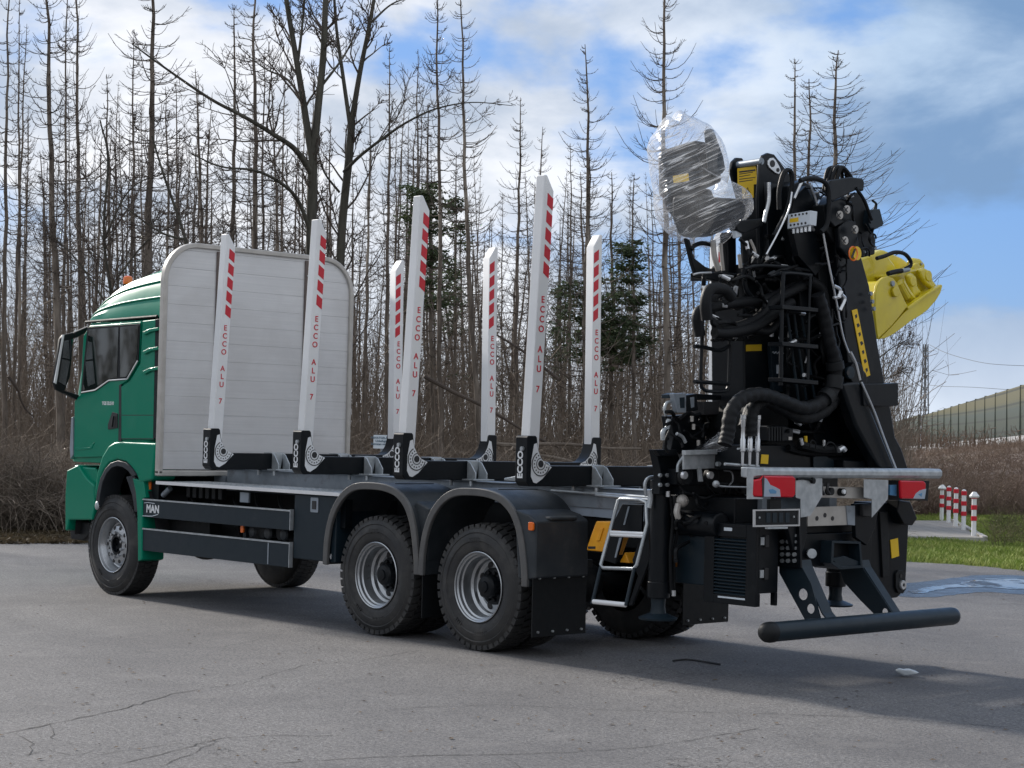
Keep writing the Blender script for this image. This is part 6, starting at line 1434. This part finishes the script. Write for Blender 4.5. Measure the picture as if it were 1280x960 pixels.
limb_tree('beech_tree', [([(420, 690), (424, 500), (424, 380), (428, 280), (436, 200), (440, 150)], .13, .10), ([(440, 150), (450, 90), (462, 30), (476, -50)], .08, .04), ([(438, 160), (428, 90), (420, 30), (416, -40)], .06, .03),
    ([(430, 215), (450, 195, -.4), (480, 172, -.8), (510, 152, -1.2), (545, 136, -1.6), (590, 128, -2), (640, 132, -2.4)], .05, .008), ([(462, 30), (490, 5, .5), (520, -5, 1)], .035, .01), ([(424, 240), (405, 215, -.5), (398, 190, -.8)], .035, .01)], 37.5, 'second bare beech right of the forked one, with a long limb reaching right', 42, (9, 6, 4))
limb_tree('bare_tree', [([(298, 690), (285, 560), (262, 420), (232, 300), (205, 220), (190, 170)], .07, .02), ([(232, 300), (200, 290), (160, 262), (120, 235)], .035, .008), ([(262, 420), (290, 350), (285, 290)], .03, .01)], 35, 'crooked thin bare tree leaning left behind the headboard', 43, (10, 6, 4))
limb_tree('bare_tree', [([(150, 690), (140, 560), (145, 420), (130, 300), (135, 200), (125, 150)], .06, .02), ([(130, 300), (160, 240), (200, 215)], .03, .008), ([(145, 400), (100, 330), (60, 290)], .03, .008), ([(145, 350), (185, 300), (230, 275)], .03, .008)], 36, 'thin bare tree with tangled twigs behind the cab', 44, (11, 7, 4))
limb_tree('bare_tree', [([(1100, 690), (1090, 600), (1085, 520), (1095, 450)], .05, .02), ([(1095, 450), (1120, 432), (1150, 418)], .025, .006), ([(1085, 480), (1115, 470), (1135, 462)], .02, .006), ([(1090, 500), (1120, 440), (1125, 410)], .02, .006)], 46, 'low bare tree whose twigs reach out right of the crane', 46, (9, 6, 4))

# undergrowth: thousands of twigs, brambles and fallen sticks
def twigs(name, n, region, hgt, seed, mt, label, cat, arch=.6, rad=(.004, .011), upright=.5, K_=5):
    q = np.random.default_rng(seed); uD = np.array([region(q) for _ in range(n)]); base = np.array([[*Pd(u, 560, D)[:2], z] for u, D, z in uD])
    h = hgt[0]+(hgt[1]-hgt[0])*q.random(n)**1.8; az = q.uniform(0, 2*np.pi, n); sp_ = h*q.uniform(.1, 1.0, n)*(1-upright)*1.6+h*.08; s = np.linspace(0, 1, K_)[None]
    P = np.stack([base[:, 0:1]+(sp_*np.cos(az))[:, None]*s**1.2, base[:, 1:2]+(sp_*np.sin(az))[:, None]*s**1.2, base[:, 2:3]+h[:, None]*(s-(arch*q.random(n))[:, None]*s**2.5)], axis=2)
    P[:, 1:, :] += q.normal(0, 1, (n, K_-1, 3))*(h*.035)[:, None, None]
    r = rad[0]+(rad[1]-rad[0])*q.random(n)**2
    # two side shoots per stem
    m_ = n*3; bi = q.integers(0, n, m_); ii = q.integers(1, K_-1, m_); b2 = P[bi, ii]; l2 = np.minimum(h[bi]*q.uniform(.12, .4, m_), q.uniform(.3, 1.0, m_)); d = q.normal(0, 1, (m_, 3)); d[:, 2] = np.abs(d[:, 2])*.8; d /= np.linalg.norm(d, axis=1, keepdims=True)
    s3 = np.linspace(0, 1, 3)[None, :, None]; P2 = b2[:, None, :]+d[:, None, :]*l2[:, None, None]*s3+q.normal(0, .02, (m_, 3, 3))*s3
    me = np_mesh(name, [tubes_np(P, r[:, None]*(1-.6*s)), tubes_np(P2, np.repeat((r[bi]*.55)[:, None], 3, 1))], mt)
    o = bpy.data.objects.new(name, me); col.objects.link(o); return tag(o, label, cat, kind='stuff')
tw1 = mat('brown_undergrowth', (.12, .095, .075), .9, c2=(.24, .195, .155), nscale=.7); tw2 = mat('grey_dead_sticks', (.20, .17, .14), .9, c2=(.10, .08, .065), nscale=1.5); tw3 = mat('reddish_bramble', (.15, .10, .078), .9, c2=(.22, .165, .125), nscale=.5)
twigs('undergrowth', 11000, lambda q: (q.uniform(-80, 1130), 31+24*q.random(), -.05), (.3, 2.6), 1, tw1, 'tangled brown undergrowth along the forest edge behind the truck', 'undergrowth')
twigs('undergrowth', 13000, lambda q: (q.uniform(-80, 1130), 44+50*q.random(), -.05), (1.5, 8.0), 2, tw1, 'tall thin saplings and brush deeper inside the forest', 'undergrowth', arch=.3, upright=.85, rad=(.006, .02))
twigs('dead_sticks', 1500, lambda q: (q.uniform(-60, 1000), 30.5+10*q.random(), q.uniform(0, .5)), (.3, 1.6), 3, tw2, 'pale dead sticks and fallen branches heaped along the forest edge', 'dead sticks', arch=1.1, upright=0.05, rad=(.008, .022))
twigs('bramble_thicket', 15000, lambda q: (q.uniform(-60, 110), 31+5*q.random(), 0), (.2, 1.9), 4, tw1, 'dense low bramble thicket at the left edge, beside the cab', 'bramble thicket', arch=1.2, upright=.2)
_q = np.random.default_rng(77); _n = 7000; _a = np.radians(_q.uniform(22, 262, _n)); _r = 40+16*_q.random(_n); _h = 1.5+6*_q.random(_n)**1.5; _s = np.linspace(0, 1, 5)[None]; _z = _q.uniform(0, 6.28, _n)
_P = np.stack([(_r*np.cos(_a))[:, None]+(_h*.2*np.cos(_z))[:, None]*_s, (_r*np.sin(_a))[:, None]+(_h*.2*np.sin(_z))[:, None]*_s, _h[:, None]*_s], axis=2)+_q.normal(0, .06, (_n, 5, 3))
_o = bpy.data.objects.new('undergrowth', np_mesh('undergrowth', [tubes_np(_P, np.full((_n, 5), .035))], tw1)); col.objects.link(_o); tag(_o, 'brown undergrowth of the wood behind the photographer, outside the photo', 'undergrowth', kind='stuff')
def bank_pt(q):
    u = q.uniform(1060, 1420); s = q.random()**1.3; D0 = 48+max(0, (u-1130))*.0; D1 = 150 if u < 1160 else max(85, 150-(u-1160)*.25); D = D0*(D1/D0)**s
    vt = 566-(u-1100)*.06 if u > 1100 else 566; z = Pd(u, vt, D1).z*(1-(1-s)**1.7)-.08
    return (u, D, z)
twigs('embankment_brush', 17000, bank_pt, (.15, .75), 5, tw3, 'dry reddish brown brush covering the embankment below the noise barrier', 'brush', arch=.8, upright=.45, rad=(.006, .016))
twigs('embankment_brush', 6000, lambda q: (q.uniform(1060, 1420), 47+8*q.random(), 0), (.3, 1.5), 15, tw3, 'taller reddish brown brush at the foot of the embankment behind the bollards', 'brush', arch=.8, upright=.45, rad=(.005, .014))
twigs('bank_shrubs', 420, lambda q: (q.uniform(1120, 1300), 118+60*q.random(), 1.8), (.8, 2.0), 6, tw3, 'bare shrubs growing in front of the white barrier base', 'shrubs', arch=.2, upright=.8, rad=(.02, .04))
# fallen trunks between the stakes
for (a, b, D, r, lab) in (((600, 553), (800, 560), 38, .05, 'pale fallen trunk lying level behind the two rear stakes'), ((640, 560), (770, 592), 36, .045, 'pale fallen trunk slanting down behind the rear bunks'), ((530, 470), (700, 560), 41, .05, 'dark leaning dead stem crossing behind the tallest stake'),
      ((0, 640), (70, 655), 32, .04, 'long fallen branch on the ground at the left edge'), ((700, 475), (600, 400), 44, .04, 'broken stem hanging diagonally among the trunks'), ((10, 470), (40, 520), 34, .03, 'bent bare stem leaning at the far left edge')):
    P = [Pd(a[0]+(b[0]-a[0])*s+3*math.sin(s*7), a[1]+(b[1]-a[1])*s+2*math.sin(s*9), D+s*.8) for s in (0, .2, .4, .6, .8, 1)]
    tag(MB().tube(P, [r, r*.5], 7, smooth=4).build('fallen_trunk', tw2 if 'pale' in lab or 'branch' in lab else twg), lab, 'fallen trunk')
# litter and grass
V, Fq = [], []
def scatter(name, n, region, size, mt, label, cat, seed, up_=0.0, zoff=.02):
    q = np.random.default_rng(seed); C_ = np.array([region(q) for _ in range(n)]); me = np_mesh(name, [leaves_np(C_, n, .05, size, seed, .3)], mt); o = bpy.data.objects.new(name, me); col.objects.link(o); return tag(o, label, cat, kind='stuff')
def strip(u0, u1, v0, v1): 
    def f(q): p = G(q.uniform(u0, u1), q.uniform(v0, v1)); return (p.x, p.y, .03)
    return f
scatter('leaf_carpet', 26000, strip(-40, 700, 655, 680), .05, brn, 'carpet of dead leaves and twigs between the asphalt and the forest', 'dead leaves', 8)
def blades(name, n, poly, hgt, seed, mt, label):
    q = np.random.default_rng(seed); xs_ = [p.x for p in poly]; ys_ = [p.y for p in poly]; B_ = []
    while len(B_) < n:
        x, y = q.uniform(min(xs_), max(xs_)), q.uniform(min(ys_), max(ys_))
        if pip(x, y, poly) and not pip(x, y, pav): B_.append((x, y, -.01))
    B_ = np.array(B_); h = hgt*q.uniform(.4, 1.3, n)*(1+.8*np.array([mnoise.noise(Vector((b[0]*.6, b[1]*.6, 0))) for b in B_])); az = q.uniform(0, 6.28, n); l = h*q.uniform(.1, .8, n); w_ = .007
    d = np.stack([np.cos(az), np.sin(az), 0*az], 1); e = np.stack([-np.sin(az), np.cos(az), 0*az], 1)
    a = B_-e*w_; b = B_+e*w_; c_ = B_+d*(l*.5)[:, None]+np.array([0, 0, 1])*(h*.75)[:, None]+e*w_*.7; t_ = B_+d*l[:, None]+np.array([0, 0, 1])*h[:, None]
    V = np.stack([a, b, c_, t_], 1).reshape(-1, 3); me = np_mesh(name, [(V, np.arange(n*4).reshape(n, 4))], mt); o = bpy.data.objects.new(name, me); col.objects.link(o)
    return tag(o, label, 'grass', kind='stuff')
gl = leaf_mat('grass_blade', (.14, .22, .035), (.28, .31, .10))
vis = [p for p in gpoly]
blades('verge_grass', 90000, vis, .11, 9, gl, 'bright green grass of the verge between the asphalt and the paved path')
twigs('dry_weeds', 1400, lambda q: (q.uniform(1240, 1420), 33+11*q.random(), .0), (.1, .6), 12, mat('pale_dry_stems', (.16, .14, .07), .9, c2=(.08, .10, .03), nscale=.8), 'pale dry weeds between the grass and the embankment', 'weeds', arch=.5, upright=.5)
# notice board at the forest edge
sb = Pd(478, 552, 30.5); sg = tag(empty('notice_sign', (sb.x, sb.y, 0)), 'small white notice board on a post seen below the second and third stakes', 'sign')
rh = Vector((rt.x, rt.y, 0)).normalized(); bk_ = Vector((fwd.x, fwd.y, 0)).normalized(); tl_ = Pd(467, 543.5, 30.5); w_, h_ = 22*30.5/F, 17*30.5/F
MB().prism([tl_, tl_+rh*w_, tl_+rh*w_-Vector((0, 0, h_)), tl_-Vector((0, 0, h_))], bk_*.012).build('board', M['plate'], sg)
MB().cyl((sb.x+bk_.x*.04, sb.y+bk_.y*.04, 0), (sb.x+bk_.x*.04, sb.y+bk_.y*.04, sb.z+.08), .03).build('post', M['galvd'], sg)
text_obj([tx(s_, .05, tl_+rh*w_*.5-Vector((0, 0, .065+k*.052))-bk_*.004, rh, UPZ, align='CENTER', bold=.001) for k, s_ in enumerate(('PRIVATGELÄNDE', 'Unbefugtes', 'Betreten verboten'))], 'lettering', mat('blue_grey_print', (.10, .16, .22), .6), sg)
